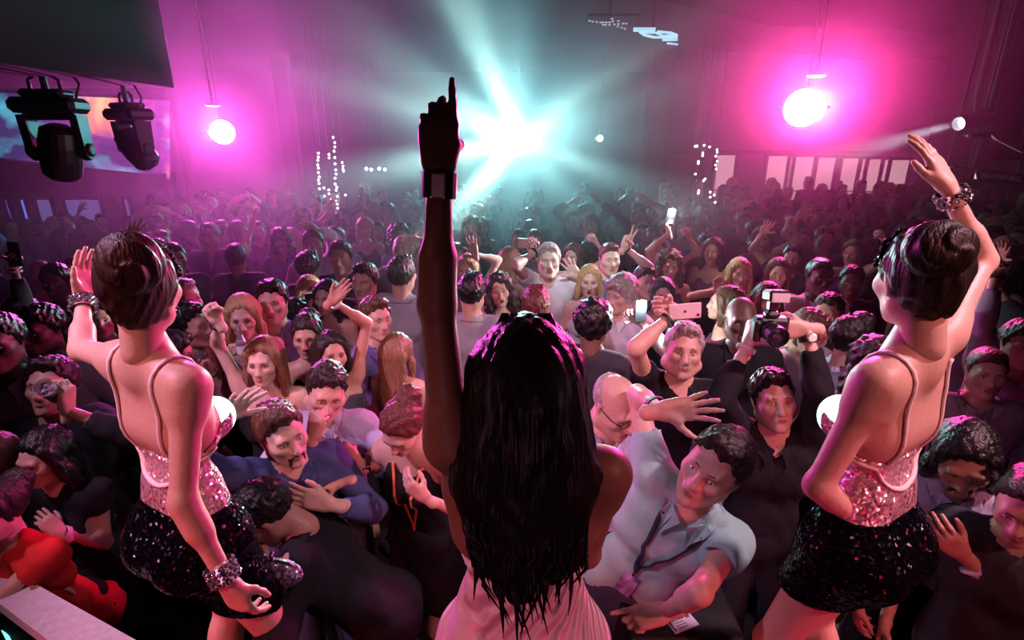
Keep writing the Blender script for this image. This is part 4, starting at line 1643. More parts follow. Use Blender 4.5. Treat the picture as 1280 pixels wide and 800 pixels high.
rd = person('dancer with high dark bun and black headband, one hand on hip, other raised', 1148, 350, at=1.28, base=STAGE_Z, yaw=211, sex='f', skinm=SKIN['fair'], hd=(-36, 8, 3),
            arms={'L': dict(elpx=(1004, 640, -0.02), px=(1052, 634, 0.02), tip=(1092, 622, 0.05), hand='flat', palm=(-1, -0.4, 0.2)),
                  'R': dict(elpx=(1214, 350, 0.10), px=(1184, 232, 0.14), tip=(1156, 178, 0.04), hand='flat', palm=(0.2, -1, 0.3))},
            hair=(None,), res=0.010, extra=right_extra)


# ------------------------------------------------------------------ the crowd, one by one
D_ = dict
SH = lambda c, **k: D_(dict(kind='shirt', m=CL[c], collar=True), **k)
TEE = lambda c, **k: D_(dict(kind='shirt', m=CL[c], sleeve=0.62, vneck=0.03), **k)
LS = lambda c, **k: D_(dict(kind='shirt', m=CL[c], vneck=0.03), **k)
TANK = lambda c, **k: D_(dict(kind='tank', m=CL[c]), **k)
JK = lambda c, **k: D_(dict(kind='jacket', m=CL[c], g=0.026, vneck=0.20, collar=True), **k)
TR = D_(kind='trousers', m=CL['charcoal'])
TRD = D_(kind='trousers', m=CL['denim'])
TRB = D_(kind='trousers', m=CL['black'])
SK = D_(kind='skirt', m=CL['black'])
PEOPLE = {}


def inner(c, g=0.010):                  # a shirt worn under an open jacket
    def fn(s):
        garment_top(s, 0.024, kind='shirt', m=CL[c], g=g, sleeve=0.3, vneck=0.06, name='undershirt')
    return fn


def both(*fs):
    def fn(s):
        for f in fs:
            f(s)
    return fn


def crowd(key, label, *a, **k):
    k.setdefault('bottom', TR if k.get('sex', 'm') == 'm' else SK)
    PEOPLE[key] = person(label, *a, **k)
    return PEOPLE[key]


CHAIN = mat('chain_print', (0.015, 0.012, 0.016), 0.6)
_ct = CHAIN.node_tree
_v = _ct.nodes.new('ShaderNodeTexVoronoi')
_v.feature = 'DISTANCE_TO_EDGE'
_v.inputs['Scale'].default_value = 13
_c = _ct.nodes.new('ShaderNodeTexCoord')
_ct.links.new(_c.outputs['Object'], _v.inputs[0])
_r = _ct.nodes.new('ShaderNodeValToRGB')
_r.color_ramp.elements[0].color = (0.50, 0.40, 0.36, 1)
_r.color_ramp.elements[1].color = (0.012, 0.010, 0.014, 1)
_r.color_ramp.elements[0].position = 0.05
_r.color_ramp.elements[1].position = 0.09
_ct.links.new(_v.outputs['Distance'], _r.inputs[0])
_ct.links.new(_r.outputs[0], _ct.nodes['Principled BSDF'].inputs['Base Color'])
LAN_O = mat('orange_lanyard', (0.75, 0.20, 0.06), 0.6)
LAN_D = mat('dark_lanyard', (0.03, 0.03, 0.06), 0.6)
BADGE = mat('badge_print', (0.35, 0.30, 0.75), 0.4)
bump(BADGE, 30, 0.0, 0.0, vary=0.7)
BLACKB = mat('black_rubber_band', (0.012, 0.012, 0.014), 0.5)
PALEB = mat('pale_beads', (0.75, 0.68, 0.70), 0.35)


def glasses(s):
    mb = MB()
    T = lambda x, y, z: s.hc + s.HR @ (np.array([x, y, z]) * s.hsc)
    for sx in (-1, 1):
        mb.tube([T(sx * 0.032 + 0.021 * math.cos(a), -0.098, 0.001 + 0.015 * math.sin(a)) for a in [i * PI / 7 for i in range(15)]], 0.0018, 6)
        mb.tube([T(sx * 0.053, -0.097, 0.006), T(sx * 0.075, -0.06, 0.008), T(sx * 0.080, 0.005, 0.008)], 0.0022, 6)
    mb.tube([T(-0.011, -0.099, 0.003), T(0.011, -0.099, 0.003)], 0.002, 6)
    mb.build('glasses', BLACKB, s.root)


# ---- front row
front = crowd('front', 'man in a short-sleeved pale green shirt with lanyard, leaning over, palm raised', 893, 583, z=1.66, yaw=-28, lean=(0.10, 0.42), hd=(-16, -6, 22),
              hair=('short', HAIR['dark']), skinm=SKIN['fair'], res=0.012, thick=0.94, hscale=1.04,
              arms={'R': D_(elpx=(812, 572, 0.02), px=(846, 528, -0.17), tip=(900, 506, -0.04), hand='open', palm=(0.25, -1, 0.1)),
                    'L': D_(elpx=(896, 706, -0.12), px=(836, 762, -0.12), tip=(806, 770, 0), hand='point', palm=(0, 0.3, -1))},
              top=D_(kind='shirt', m=CL['mint'], sleeve=0.66, vneck=0.11, collar=True, hem=-0.12, g=0.016, wr=0.005), bottom=TRD,
              extra=both(lambda s: lanyard(s, LAN_D, 0.33, BADGE, -0.03, 0.016), lambda s: watch(s, 'R', BLACKB, (0, -1, 0), 0.045)))
crowd('navy', 'bearded man in a navy shirt holding up his open palm, other hand on chest', 352, 541, z=1.60, yaw=38, lean=(0.12, -0.10), hd=(8, 6, -10), hair=('quiff', HAIR['brown']), beard=HAIR['brown'], skinm=SKIN['light'], res=0.012,
      arms={'R': D_(elpx=(262, 585, -0.10), px=(284, 520, -0.16), tip=(318, 482, -0.02), hand='open', palm=(0.2, -1, -0.1)),
            'L': D_(px=(412, 630, -0.26), tip=(362, 618, -0.02), hand='flat', pole=(0.8, 0.3, -0.6), palm=(0, 1, 0))},
      top=SH('navy', wr=0.006), bottom=TRD, extra=lambda s: band(s, 'R', 'wristband', mat('tan_strap', (0.45, 0.25, 0.18), 0.6), 0.02, 0.018))
crowd('fist', 'man in a lavender shirt with orange lanyard, one fist at his mouth', 408, 488, z=1.60, yaw=8, lean=(0.12, 0.0), hd=(14, 16, 12), hair=('short', HAIR['dark']), skinm=SKIN['fair'], face='m2', res=0.016,
      arms={'R': D_(px=(392, 545, -0.26), tip=(398, 515, 0.02), hand='fist', pole=(-0.8, 0, -0.6), palm=(0.5, 0.8, 0)),
            'L': D_(px=(445, 578, -0.26), tip=(424, 560, 0), hand='fist', pole=(0.8, 0.1, -0.6), palm=(-0.5, 0.8, 0))},
      top=SH('lavender', wr=0.006, sleeve=1.75), extra=both(lambda s: lanyard(s, LAN_O, 0.36, None, 0.03), lambda s: watch(s, 'L', BLACKB)))
crowd('bowed', 'woman with dark pinned-up hair in a black sleeveless top, head bowed, orange lanyard', 503, 533, z=1.56, yaw=-20, sex='f', lean=(0.12, 0), hd=(-5, 38, 6), hair=('bun', HAIR['auburn']), skinm=SKIN['fair'], res=0.016,
      arms={'R': D_(px=(428, 602, -0.20), tip=(396, 606, 0.0), hand='relax', pole=(-0.6, 0.5, -0.6), palm=(0, 0.2, -1)),
            'L': D_(px=(532, 622, -0.22), tip=(510, 606, 0), hand='relax', palm=(0, 1, 0))},
      top=TANK('black'), extra=both(lambda s: lanyard(s, LAN_O, 0.40, None, 0.0, 0.014), lambda s: band(s, 'R', 'bracelet', MATS['chrome'], 0.03, 0.012)))
crowd('bending', 'man in a black jacket bending far forward, bare nape lit red', 332, 640, z=1.40, yaw=-82, lean=(0.75, 0.0), hd=(0, 42, 0), hair=('short', HAIR['black']), skinm=SKIN['tan'], res=0.018,
      arms={'L': D_(px=(345, 728, -0.05), tip=(335, 745, 0), hand='grip'), 'R': D_(to=(-0.05, -0.35, -0.40))}, top=JK('black', vneck=0.05), bottom=TRB)
crowd('glasses', 'balding man in glasses and a lavender shirt looking down', 770, 507, z=1.64, yaw=22, lean=(0.10, 0), hd=(8, 24, 0), hair=('fringe', HAIR['grey']), skinm=SKIN['fair'], face='m2', res=0.018, top=SH('lavender'), extra=glasses)
crowd('camera', 'man in a black shirt holding a camera above his head', 966, 499, z=1.62, yaw=-8, hd=(0, -12, -8), hair=('short', HAIR['black']), skinm=SKIN['light'], res=0.016,
      arms={'R': D_(elpx=(912, 520, -0.06), px=(934, 432, -0.04), tip=(940, 404, 0.02), hand='grip', palm=(1, 0.1, 0)),
            'L': D_(elpx=(1018, 515, -0.06), px=(1014, 440, -0.04), tip=(988, 412, 0.0), hand='grip', palm=(-1, 0.1, 0))},
      top=SH('black', vneck=0.14), bottom=TRB, extra=both(lambda s: watch(s, 'L', BLACKB, (0, -1, 0.3)), lambda s: band(s, 'R', 'bead_bracelet', PALEB, 0.02, 0.016)))
crowd('phone', 'older grey-haired man in a black tee filming with a white phone', 854, 438, z=1.70, yaw=-6, hd=(-4, -10, 4), hair=('short', HAIR['grey']), skinm=SKIN['fair'], face='m2', res=0.018,
      arms={'R': D_(elpx=(800, 452, -0.10), px=(820, 412, -0.12), tip=(838, 388, 0.0), hand='grip', palm=(0.8, -0.3, 0))}, top=TEE('black'), extra=lambda s: band(s, 'R', 'wristband', BLACKB, 0.06, 0.014))
crowd('suit', 'bald dark-skinned man in a black suit with a white pocket square', 926, 400, z=1.70, yaw=-10, hair=(None,), skinm=SKIN['dark'], top=JK('black'), bottom=TRB,
      extra=both(inner('charcoal'), lambda s: MB().box(s.P + s.u * 0.36 + s.side * 0.085 - s.back * 0.128, (0.055, 0.02, 0.018), None, bev=0.004).build('pocket_square', CL['white'], s.root)))
crowd('open_shirt', 'bearded man in an open pale shirt looking down behind the raised camera', 1011, 414, z=1.60, yaw=10, hd=(0, 22, 0), hair=('short', HAIR['brown']), beard=HAIR['brown'], skinm=SKIN['fair'], top=SH('white', vneck=0.16), res=0.018)
crowd('turned', 'dark-haired man in a lavender shirt turned away towards the dancer with hand on hip', 1066, 424, z=1.66, yaw=70, hd=(35, 0, 0), hair=('quiff', HAIR['dark']), skinm=SKIN['fair'], top=SH('lavender'), res=0.018)
crowd('curly', 'dark curly-haired woman in a blue tank top by the dancer with hand on hip', 1092, 458, z=1.64, yaw=-22, sex='f', hair=('curly', HAIR['dark']), skinm=SKIN['light'], top=TANK('blue'), res=0.018,
      arms={'R': D_(elpx=(1018, 525, -0.05), px=(1048, 562, -0.16), hand='relax', palm=(0, 1, 0))}, extra=lambda s: band(s, 'R', 'wristband', CL['lavender'], 0.02, 0.02))
crowd('bearded', 'man with wet dark hair and beard in a lavender shirt, head bowed', 1206, 572, z=1.60, yaw=-28, lean=(0.16, 0.0), hd=(-4, 30, -4), hair=('bob', HAIR['black']), beard=HAIR['dark'], skinm=SKIN['tan'], res=0.018,
      arms={'R': D_(elpx=(1130, 690, -0.1), px=(1078, 742, -0.16), tip=(1068, 785, 0), hand='relax'), 'L': D_(px=(1200, 690, -0.2), hand='relax', palm=(0, 1, 0))}, top=SH('lavender', vneck=0.16, wr=0.006), bottom=TRB,
      extra=lambda s: band(s, 'R', 'bracelet', MATS['chrome'], 0.02, 0.02))
crowd('edge_red', 'red-lit man at the edge of the crowd beyond the bearded man', 1284, 630, z=1.58, yaw=-50, hd=(0, 20, 0), hair=('crop', HAIR['dark']), skinm=SKIN['fair'], top=LS('charcoal'))
crowd('pointing', 'person in a grey sweater pointing upwards behind the dancer with hand on hip', 1276, 430, z=1.62, yaw=-20, hair=('short', HAIR['dark']), skinm=SKIN['tan'], top=LS('grey'),
      arms={'R': D_(elpx=(1226, 432, -0.02), px=(1236, 378, -0.02), tip=(1243, 335, 0), hand='point')}, extra=lambda s: band(s, 'R', 'wristband', BLACKB, 0.02, 0.014))

# ---- left of the middle
crowd('raised_fist', 'woman with long light brown hair in a black top raising her fist', 330, 452, z=1.60, yaw=12, sex='f', hd=(-6, 0, 0), hair=('long', HAIR['lightbrown']), skinm=SKIN['light'], top=TANK('black'), res=0.018,
      arms={'R': D_(elpx=(292, 466, 0.0), px=(272, 418, -0.06), tip=(266, 392, 0), hand='fist', palm=(0.6, -0.8, 0))}, extra=lambda s: band(s, 'R', 'wristband', BLACKB, 0.03, 0.012))
crowd('blonde_drink', 'woman with straight blonde hair holding a bottle below her chin', 304, 396, z=1.68, yaw=14, sex='f', hd=(6, 8, 0), hair=('long', HAIR['blonde']), skinm=SKIN['fair'], top=TANK('plum'), res=0.018,
      arms={'L': D_(px=(312, 440, -0.22), hand='grip', pole=(0.8, 0, -0.6), palm=(-1, 0, 0))})
crowd('tall_left', 'clean-shaven man in a purple shirt with bag strap behind the blonde woman', 341, 377, z=1.70, yaw=6, hd=(6, 0, 0), hair=('short', HAIR['black']), skinm=SKIN['fair'], top=SH('purple'), res=0.018,
      extra=lambda s: MB().tube([s.P + s.u * 0.53 + s.side * 0.10, s.P + s.u * 0.40 + s.side * 0.04 - s.back * 0.135, s.P + s.u * 0.1 - s.side * 0.12 - s.back * 0.13], 0.012, 6, flat=0.4).build('bag_strap', BLACKB, s.root))
crowd('frown', 'frowning woman with swept-back dark hair in a black strap top', 384, 420, z=1.62, yaw=18, sex='f', hd=(-8, 4, 0), hair=('bun', HAIR['dark']), skinm=SKIN['tan'], top=TANK('black'), res=0.018)
crowd('smiler', 'smiling dark-haired woman with one bare arm stretched high, wristband on it', 414, 443, z=1.58, yaw=26, sex='f', face='fs', hd=(10, -4, 4), hair=('bob', HAIR['dark']), skinm=SKIN['tan'], top=TANK('charcoal'), res=0.018, armlen=1.12,
      arms={'L': D_(elpx=(452, 436, 0.02), px=(444, 395, 0.0), tip=(432, 358, 0.0), hand='flat', palm=(-0.6, -0.8, 0))}, extra=lambda s: band(s, 'L', 'wristband', PALEB, 0.03, 0.016))
crowd('profile', 'dark-haired man in a pale pink shirt seen from the side by the crystal-cuffed dancer', 236, 408, z=1.66, yaw=70, hd=(20, 0, 0), hair=('short', HAIR['black']), skinm=SKIN['fair'], top=SH('pink'),
      arms={'L': D_(px=(262, 462, -0.15), hand='grip', pole=(0.5, 0.2, -0.7), palm=(-1, 0, 0))}, extra=lambda s: band(s, 'L', 'bracelet', MATS['chrome'], 0.03, 0.014))
crowd('grey_back', 'grey-haired man behind the dark-haired man seen from the side', 230, 376, z=1.72, yaw=60, hair=('crop', HAIR['grey']), skinm=SKIN['fair'], top=SH('pink'))
crowd('glossy', 'man with glossy dark hair close behind the crystal-cuffed dancer, pink shirt', 214, 446, z=1.60, yaw=100, hair=('mop', HAIR['black']), skinm=SKIN['fair'], top=SH('pink'))
crowd('wavy_hat', 'person with rim-lit wavy dark hair behind the frowning woman', 366, 396, z=1.50, yaw=150, hair=('mop', HAIR['black']), skinm=SKIN['tan'], top=LS('black'))
crowd('phone_lit', 'blonde woman whose face is lit by the phone she holds', 387, 366, z=1.58, yaw=20, sex='f', hd=(0, 24, 0), hair=('long', HAIR['blonde']), skinm=SKIN['light'], top=TANK('black'), arms={'L': D_(px=(402, 388, -0.24), hand='grip', pole=(0.8, 0, -0.6), palm=(0, 1, 0))})
crowd('beside_phone', 'dark-haired woman beside the blonde woman lit by her phone', 409, 372, z=1.60, yaw=-10, sex='f', hair=('long', HAIR['dark']), skinm=SKIN['tan'], top=TANK('plum'))
crowd('jacket_white', 'man in a dark jacket over a white shirt under the string lights', 426, 322, z=1.72, yaw=5, hair=('short', HAIR['dark']), skinm=SKIN['tan'], top=JK('charcoal'), extra=inner('white'))
crowd('white_arms', 'man in a white shirt with a raised arm, half hidden by a dark head', 392, 306, z=1.72, yaw=20, hair=('short', HAIR['dark']), skinm=SKIN['tan'], top=SH('white'), arms={'L': D_(px=(392, 285, 0), hand='open')})
crowd('dark_back', 'back of a dark head before the man with a raised arm', 386, 334, z=1.66, yaw=170, hair=('short', HAIR['black']), skinm=SKIN['tan'], top=LS('charcoal'))
crowd('pale_lapel', 'man in a pale open jacket, back turned, beside the raised pointing arm', 503, 344, z=1.74, yaw=165, hair=('short', HAIR['dark']), skinm=SKIN['tan'], top=JK('grey'))
crowd('bright_brow', 'bald man with light on his forehead behind the pale jacket', 503, 312, z=1.72, yaw=0, hd=(0, -6, 0), hair=('fringe', HAIR['grey']), skinm=SKIN['light'], top=SH('white'), arms={'L': D_(px=(520, 300, 0), hand='open')})
crowd('haze_woman', 'pale-haired woman in the purple haze beside the raised pointing arm', 497, 440, z=1.50, yaw=160, sex='f', hair=('long', HAIR['lightbrown']), skinm=SKIN['fair'], top=TANK('purple'))
crowd('haze_man', 'man in a purple shirt in the haze behind the smiling woman', 470, 398, z=1.64, yaw=40, hair=('short', HAIR['brown']), skinm=SKIN['fair'], top=SH('purple'))
crowd('haze_dark', 'dark-suited man in the haze beside the pale jacket', 456, 352, z=1.68, yaw=-10, hair=('short', HAIR['dark']), skinm=SKIN['tan'], top=JK('plum'), extra=inner('white'))

# ---- behind the middle dancer
crowd('both_hands', 'grey-haired man stretching both hands up, a phone in one', 686, 326, z=1.74, yaw=-4, hd=(4, -4, 0), face='ms', hair=('short', HAIR['grey']), skinm=SKIN['light'], top=TEE('white'), res=0.018,
      arms={'R': D_(elpx=(657, 346, -0.05), px=(662, 320, -0.08), tip=(657, 296, 0), hand='grip', palm=(0.4, -1, 0)), 'L': D_(elpx=(716, 355, -0.02), px=(699, 318, -0.06), tip=(684, 288, 0), hand='open')},
      extra=lambda s: band(s, 'R', 'wristband', BLACKB, 0.02, 0.014))
crowd('shouting', 'blonde woman with open mouth behind the dark head with sunglasses', 737, 352, z=1.62, yaw=-8, sex='f', face='fo', hair=('bob', HAIR['blonde']), skinm=SKIN['light'], top=TANK('white'), res=0.018)
crowd('laughing', 'laughing woman with dark curls in a white strap top', 624, 364, z=1.60, yaw=10, sex='f', face='fo', hd=(-4, -6, -8), hair=('curly', HAIR['dark']), skinm=SKIN['light'], top=TANK('white'), res=0.018)
crowd('pale_mop', 'man with tousled grey-blond hair in a pale shirt beside the bright flash', 776, 368, z=1.64, yaw=-40, hd=(-8, 6, 0), hair=('mop', HAIR['grey']), skinm=SKIN['light'], top=SH('white'), res=0.018,
      arms={'L': D_(px=(800, 402, -0.2), hand='grip', pole=(0.8, 0, -0.6))})
crowd('small_smile', 'smiling woman with black hair above the white phone', 828, 368, z=1.56, yaw=-10, sex='f', face='fs', hd=(0, 4, 0), hair=('bob', HAIR['black']), skinm=SKIN['light'], top=TANK('black'), res=0.018)
crowd('long_curls', 'woman with long brown curls holding a lit phone overhead', 837, 332, z=1.62, yaw=-6, sex='f', hd=(0, 4, 0), hair=('curly', HAIR['brown']), skinm=SKIN['fair'], top=TANK('plum'), res=0.018,
      arms={'R': D_(elpx=(814, 338, 0), px=(822, 304, -0.02), tip=(834, 284, 0), hand='grip', palm=(1, 0, 0))})
crowd('peace', 'man making a peace sign with an outstretched arm', 806, 352, z=1.58, yaw=10, hair=('short', HAIR['dark']), skinm=SKIN['light'], top=TEE('white'), armlen=1.12,
      arms={'R': D_(elpx=(798, 352, 0), px=(792, 318, -0.02), tip=(788, 292, 0), hand='peace', palm=(0, -1, 0))}, extra=lambda s: band(s, 'R', 'wristband', BLACKB, 0.03, 0.012))
crowd('back_head', 'back of a reddish-brown head before the grey-haired man', 670, 384, z=1.66, yaw=175, hair=('short', HAIR['auburn']), skinm=SKIN['tan'], top=LS('plum'))
crowd('shades', 'back of a dark curly head with red sunglasses pushed up', 742, 404, z=1.66, yaw=150, hair=('mop', HAIR['black']), skinm=SKIN['brown'], top=LS('charcoal'))
crowd('cap', 'dark head with rim light before a fair-haired woman, grey shirt', 590, 366, z=1.68, yaw=170, hair=('short', HAIR['black']), skinm=SKIN['tan'], top=SH('grey'))
crowd('fair_behind', 'fair-haired woman with a hand raised behind the rim-lit dark head', 584, 338, z=1.64, yaw=-10, sex='f', hair=('bob', HAIR['blonde']), skinm=SKIN['light'], top=TANK('white'), arms={'L': D_(px=(594, 318, 0), tip=(590, 302, 0), hand='open')})
crowd('blonde_back', 'long-haired blonde woman behind the laughing woman', 637, 326, z=1.62, yaw=150, sex='f', hair=('long', HAIR['blonde']), skinm=SKIN['light'], top=TANK('plum'))
crowd('light_brow', 'man with light on his brow behind the shouting blonde woman', 762, 324, z=1.70, yaw=4, hair=('crop', HAIR['brown']), skinm=SKIN['light'], top=SH('blue'))

# ---- right of the middle
crowd('brown_back', 'woman with shoulder-length brown hair turned away beside the bald suited man', 906, 380, z=1.60, yaw=-110, sex='f', hair=('bob', HAIR['brown']), skinm=SKIN['fair'], top=TANK('plum'))
crowd('pink_blonde', 'blonde woman in pink light with a hand by her face', 924, 342, z=1.62, yaw=-8, sex='f', hair=('long', HAIR['blonde']), skinm=SKIN['fair'], top=TANK('pink'), arms={'R': D_(px=(897, 362, -0.05), tip=(896, 342, 0), hand='relax')})
crowd('behind_cam', 'woman with centre-parted hair peering over the raised camera', 960, 376, z=1.60, yaw=0, sex='f', hair=('bob', HAIR['auburn']), skinm=SKIN['fair'], top=TANK('plum'))
crowd('pink_woman', 'long-haired woman in the pink haze beyond the raised camera', 972, 342, z=1.62, yaw=-20, sex='f', hair=('long', HAIR['brown']), skinm=SKIN['fair'], top=TANK('plum'))
crowd('white_shirt', 'dark-skinned man in a white open-necked shirt in the pink haze', 1024, 346, z=1.70, yaw=-6, hair=('crop', HAIR['black']), skinm=SKIN['dark'], top=SH('white'))
crowd('dark_right', 'dark-skinned man in dark clothes close to the white-shirted man', 1064, 352, z=1.60, yaw=-30, hair=('short', HAIR['black']), skinm=SKIN['dark'], top=LS('black'))
crowd('red_face', 'man in a red glow between the camera and the turned man', 1034, 392, z=1.62, yaw=-40, hair=('short', HAIR['dark']), skinm=SKIN['tan'], top=LS('black'))

# ---- far left
crowd('profile_woman', 'dark-haired woman in a black tee looking sideways, pale wristband', 56, 570, z=1.46, yaw=4, sex='f', hd=(-14, 10, 0), hair=('longback', HAIR['black']), skinm=SKIN['fair'], top=TEE('black'), res=0.018,
      arms={'L': D_(elpx=(128, 655, -0.02), px=(84, 668, -0.14), tip=(62, 655, 0), hand='relax', palm=(0, 0.4, -1))}, extra=lambda s: band(s, 'L', 'wristband', PALEB, 0.02, 0.022))
crowd('red_woman', 'red-lit woman in a red ruffled top reaching past the stage ledge', -6, 640, z=1.42, yaw=-10, lean=(0.30, 0), sex='f', hair=('bun', HAIR['dark']), skinm=SKIN['fair'], top=TEE('red', g=0.02, wr=0.010, vneck=0.06), res=0.018,
      arms={'L': D_(elpx=(36, 715, -0.05), px=(50, 735, -0.02), tip=(88, 742, 0.06), hand='flat', palm=(0, 0, -1))})
crowd('strands', 'long-haired woman in shadow beside the red-lit woman', -2, 572, z=1.42, yaw=-120, sex='f', hair=('longback', HAIR['brown']), skinm=SKIN['fair'], top=TEE('black'))
crowd('drinker', 'man in black drinking from a glass tumbler', 66, 482, z=1.62, yaw=10, hd=(0, -14, 0), hair=('short', HAIR['dark']), skinm=SKIN['tan'], top=LS('black'), arms={'L': D_(px=(84, 512, -0.22), tip=(84, 488, 0), hand='grip', pole=(0.8, 0, -0.6), palm=(-1, 0.2, 0))})
crowd('white_under', 'man in a dark waistcoat over a white shirt behind the drinker', 52, 412, z=1.70, yaw=0, hair=('short', HAIR['black']), skinm=SKIN['dark'], top=SH('white'))
crowd('chains', 'woman in a black top printed with pale chains', 70, 352, z=1.68, yaw=20, sex='f', hair=('up', HAIR['black']), skinm=SKIN['dark'], top=D_(kind='shirt', m=CHAIN, vneck=0.03))
crowd('edge_white', 'man in a grey shirt at the dark end of the crowd', 0, 428, z=1.74, yaw=20, hair=('short', HAIR['black']), skinm=SKIN['dark'], top=SH('grey'))
crowd('phone_up', 'person in black holding up a phone, pale bangles on the wrist', 26, 396, z=1.60, yaw=0, sex='f', hair=('bob', HAIR['black']), skinm=SKIN['dark'], top=LS('black'), arms={'L': D_(elpx=(28, 375, 0), px=(20, 342, 0), tip=(23, 318, 0), hand='grip')},
      extra=both(lambda s: band(s, 'L', 'bangle', PALEB, 0.01, 0.01), lambda s: band(s, 'L', 'bangle', PALEB, 0.035, 0.01)))
crowd('pink_sequin', 'woman in a pink sequinned top just past the crystal-cuffed dancer', 128, 398, z=1.58, yaw=30, sex='f', hair=('bob', HAIR['dark']), skinm=SKIN['tan'], top=D_(kind='shirt', m=SEQ_PINK, sleeve=0.6, vneck=0.05))


# ------------------------------------------------------------------ people deep in the crowd: a few figures, each copied with its hair and clothes
def copy_tree(o, parent=None):
    c = o.copy()
    COL.objects.link(c)
    c.parent = parent
    for ch in list(o.children):
        copy_tree(ch, c)
    return c


RNG = random.Random(11)
BACK = []
BSPEC = [
    ('dark-haired man in a dark jacket', D_(hair=('short', HAIR['dark']), skinm=SKIN['tan'], top=JK('charcoal'), extra=inner('white'))),
    ('man in a pale shirt', D_(hair=('crop', HAIR['brown']), skinm=SKIN['fair'], top=SH('grey'))),
    ('long-haired dark woman', D_(sex='f', hair=('long', HAIR['dark']), skinm=SKIN['tan'], top=TANK('plum'))),
    ('blonde woman', D_(sex='f', hair=('long', HAIR['blonde']), skinm=SKIN['fair'], top=TANK('black'))),
    ('man raising one arm', D_(hair=('short', HAIR['black']), skinm=SKIN['tan'], top=TEE('charcoal'), arms={'R': D_(to=(-0.12, -0.10, 0.46), hand='open')})),
    ('woman raising one arm', D_(sex='f', hair=('bob', HAIR['brown']), skinm=SKIN['fair'], top=TANK('purple'), arms={'L': D_(to=(0.10, -0.10, 0.42), hand='fist')})),
    ('man in black with cropped hair', D_(hair=('crop', HAIR['black']), skinm=SKIN['dark'], top=LS('black'))),
    ('curly-haired woman', D_(sex='f', hair=('curly', HAIR['dark']), skinm=SKIN['brown'], top=TEE('navy'))),
    ('man clapping both hands overhead', D_(hair=('quiff', HAIR['dark']), skinm=SKIN['fair'], top=SH('navy'), arms={'R': D_(to=(0.0, -0.16, 0.42), hand='flat', palm=(1, 0, 0)), 'L': D_(to=(-0.0, -0.16, 0.42), hand='flat', palm=(-1, 0, 0))})),
]
spots_ = []
taken = [(p.org[0], p.org[1]) for p in PEOPLE.values()]


def project(p):
    d = np.asarray(p, float) - CAM
    z = d @ _F
    return 640 + FPX * d[0] / z, 400 - FPX * (d @ _U) / z


Y = 2.5
while Y < 12.9:
    step = 0.56 if Y < 5 else 0.66 if Y < 8 else 0.85
    x = -0.99 * Y - 0.2
    while x < 1.02 * Y:
        px_, py_ = x + RNG.uniform(-0.13, 0.13), Y + RNG.uniform(-0.13, 0.13)
        x += step
        u, v = project((px_, py_, 1.6))
        if Y < 3.6 and 150 < u < 1120:
            continue
        if u < 190 and Y > 5.6:
            continue
        if any(math.hypot(px_ - a, py_ - b) < 0.44 for a, b in taken):
            continue
        if py_ > 11.5 and not 850 < u < 1160:
            continue
        if any(math.hypot(px_ - a, py_ - b) < 0.25 for a, b in ((atY(231, 200, 10.4)[0], 10.4), (atY(366, 200, 12.6)[0], 12.6), (atY(818, 200, 13)[0], 13))):
            continue
        spots_.append((px_, py_))
        taken.append((px_, py_))
    Y += step * 0.92
RNG.shuffle(spots_)
for i, (x, y) in enumerate(spots_):
    k = i % len(BSPEC)
    if i >= len(BSPEC) and y > 8 and BSPEC[k][1].get('arms'):
        k = (0, 2, 6, 3, 1, 7)[i % 6]
    lab, sp = BSPEC[k]
    u, v = project((x, y, 1.6))
    zone = ('below the hanging lamps' if u < 220 else 'below the lamp beside the screen' if u < 370 else 'under the hanging string lights' if u < 520 else 'below the teal beams' if u < 830
            else 'beside the pale windows' if u < 950 else 'before the pale windows' if u < 1140 else 'by the slatted grilles')
    lab = '%s, %s %s' % (lab, 'rows back' if y < 5 else 'far back' if y < 8.5 else 'in the last rows', zone)
    face = math.degrees(math.atan2(-x, y)) * 0.9 + RNG.gauss(0, 28)
    if RNG.random() < 0.12:
        face += 180
    if i < len(BSPEC):
        sp = dict(sp)
        sp.setdefault('bottom', TRB if sp.get('sex', 'm') == 'm' else SK)
        s_ = person(lab, 0, 0, fixed=(x, y), yaw=face, group='people in the hazy back rows', res=0.024, **sp)
        BACK.append(s_.root)
        r_ = s_.root
    else:
        r_ = copy_tree(BACK[k])
        r_.location = (x, y, 0)
        r_['label'] = lab
        r_.rotation_euler = (0, 0, R(face))
    sc_ = RNG.uniform(0.94, 1.04)
    r_.scale = (sc_,) * 3
# silhouettes on the lower floor before the left windows
for i, (u, v) in enumerate([(14, 284), (33, 283), (52, 286), (66, 280), (82, 277), (102, 280), (112, 285), (127, 277), (160, 284)]):
    p = atY(u, v, 10.0 + 0.65 * (i % 2))
    r_ = copy_tree(BACK[(0, 6, 1, 3, 0, 2, 6, 4, 7)[i]])
    r_.location = (p[0], p[1], -0.65)
    r_.rotation_euler = (0, 0, R(RNG.uniform(-60, 90)))
    sc_ = (p[2] + 0.65) / 1.63
    r_.scale = (sc_,) * 3
    tag(r_, 'dark silhouetted person standing before the dim blue windows', 'person', 'silhouettes before the blue windows')


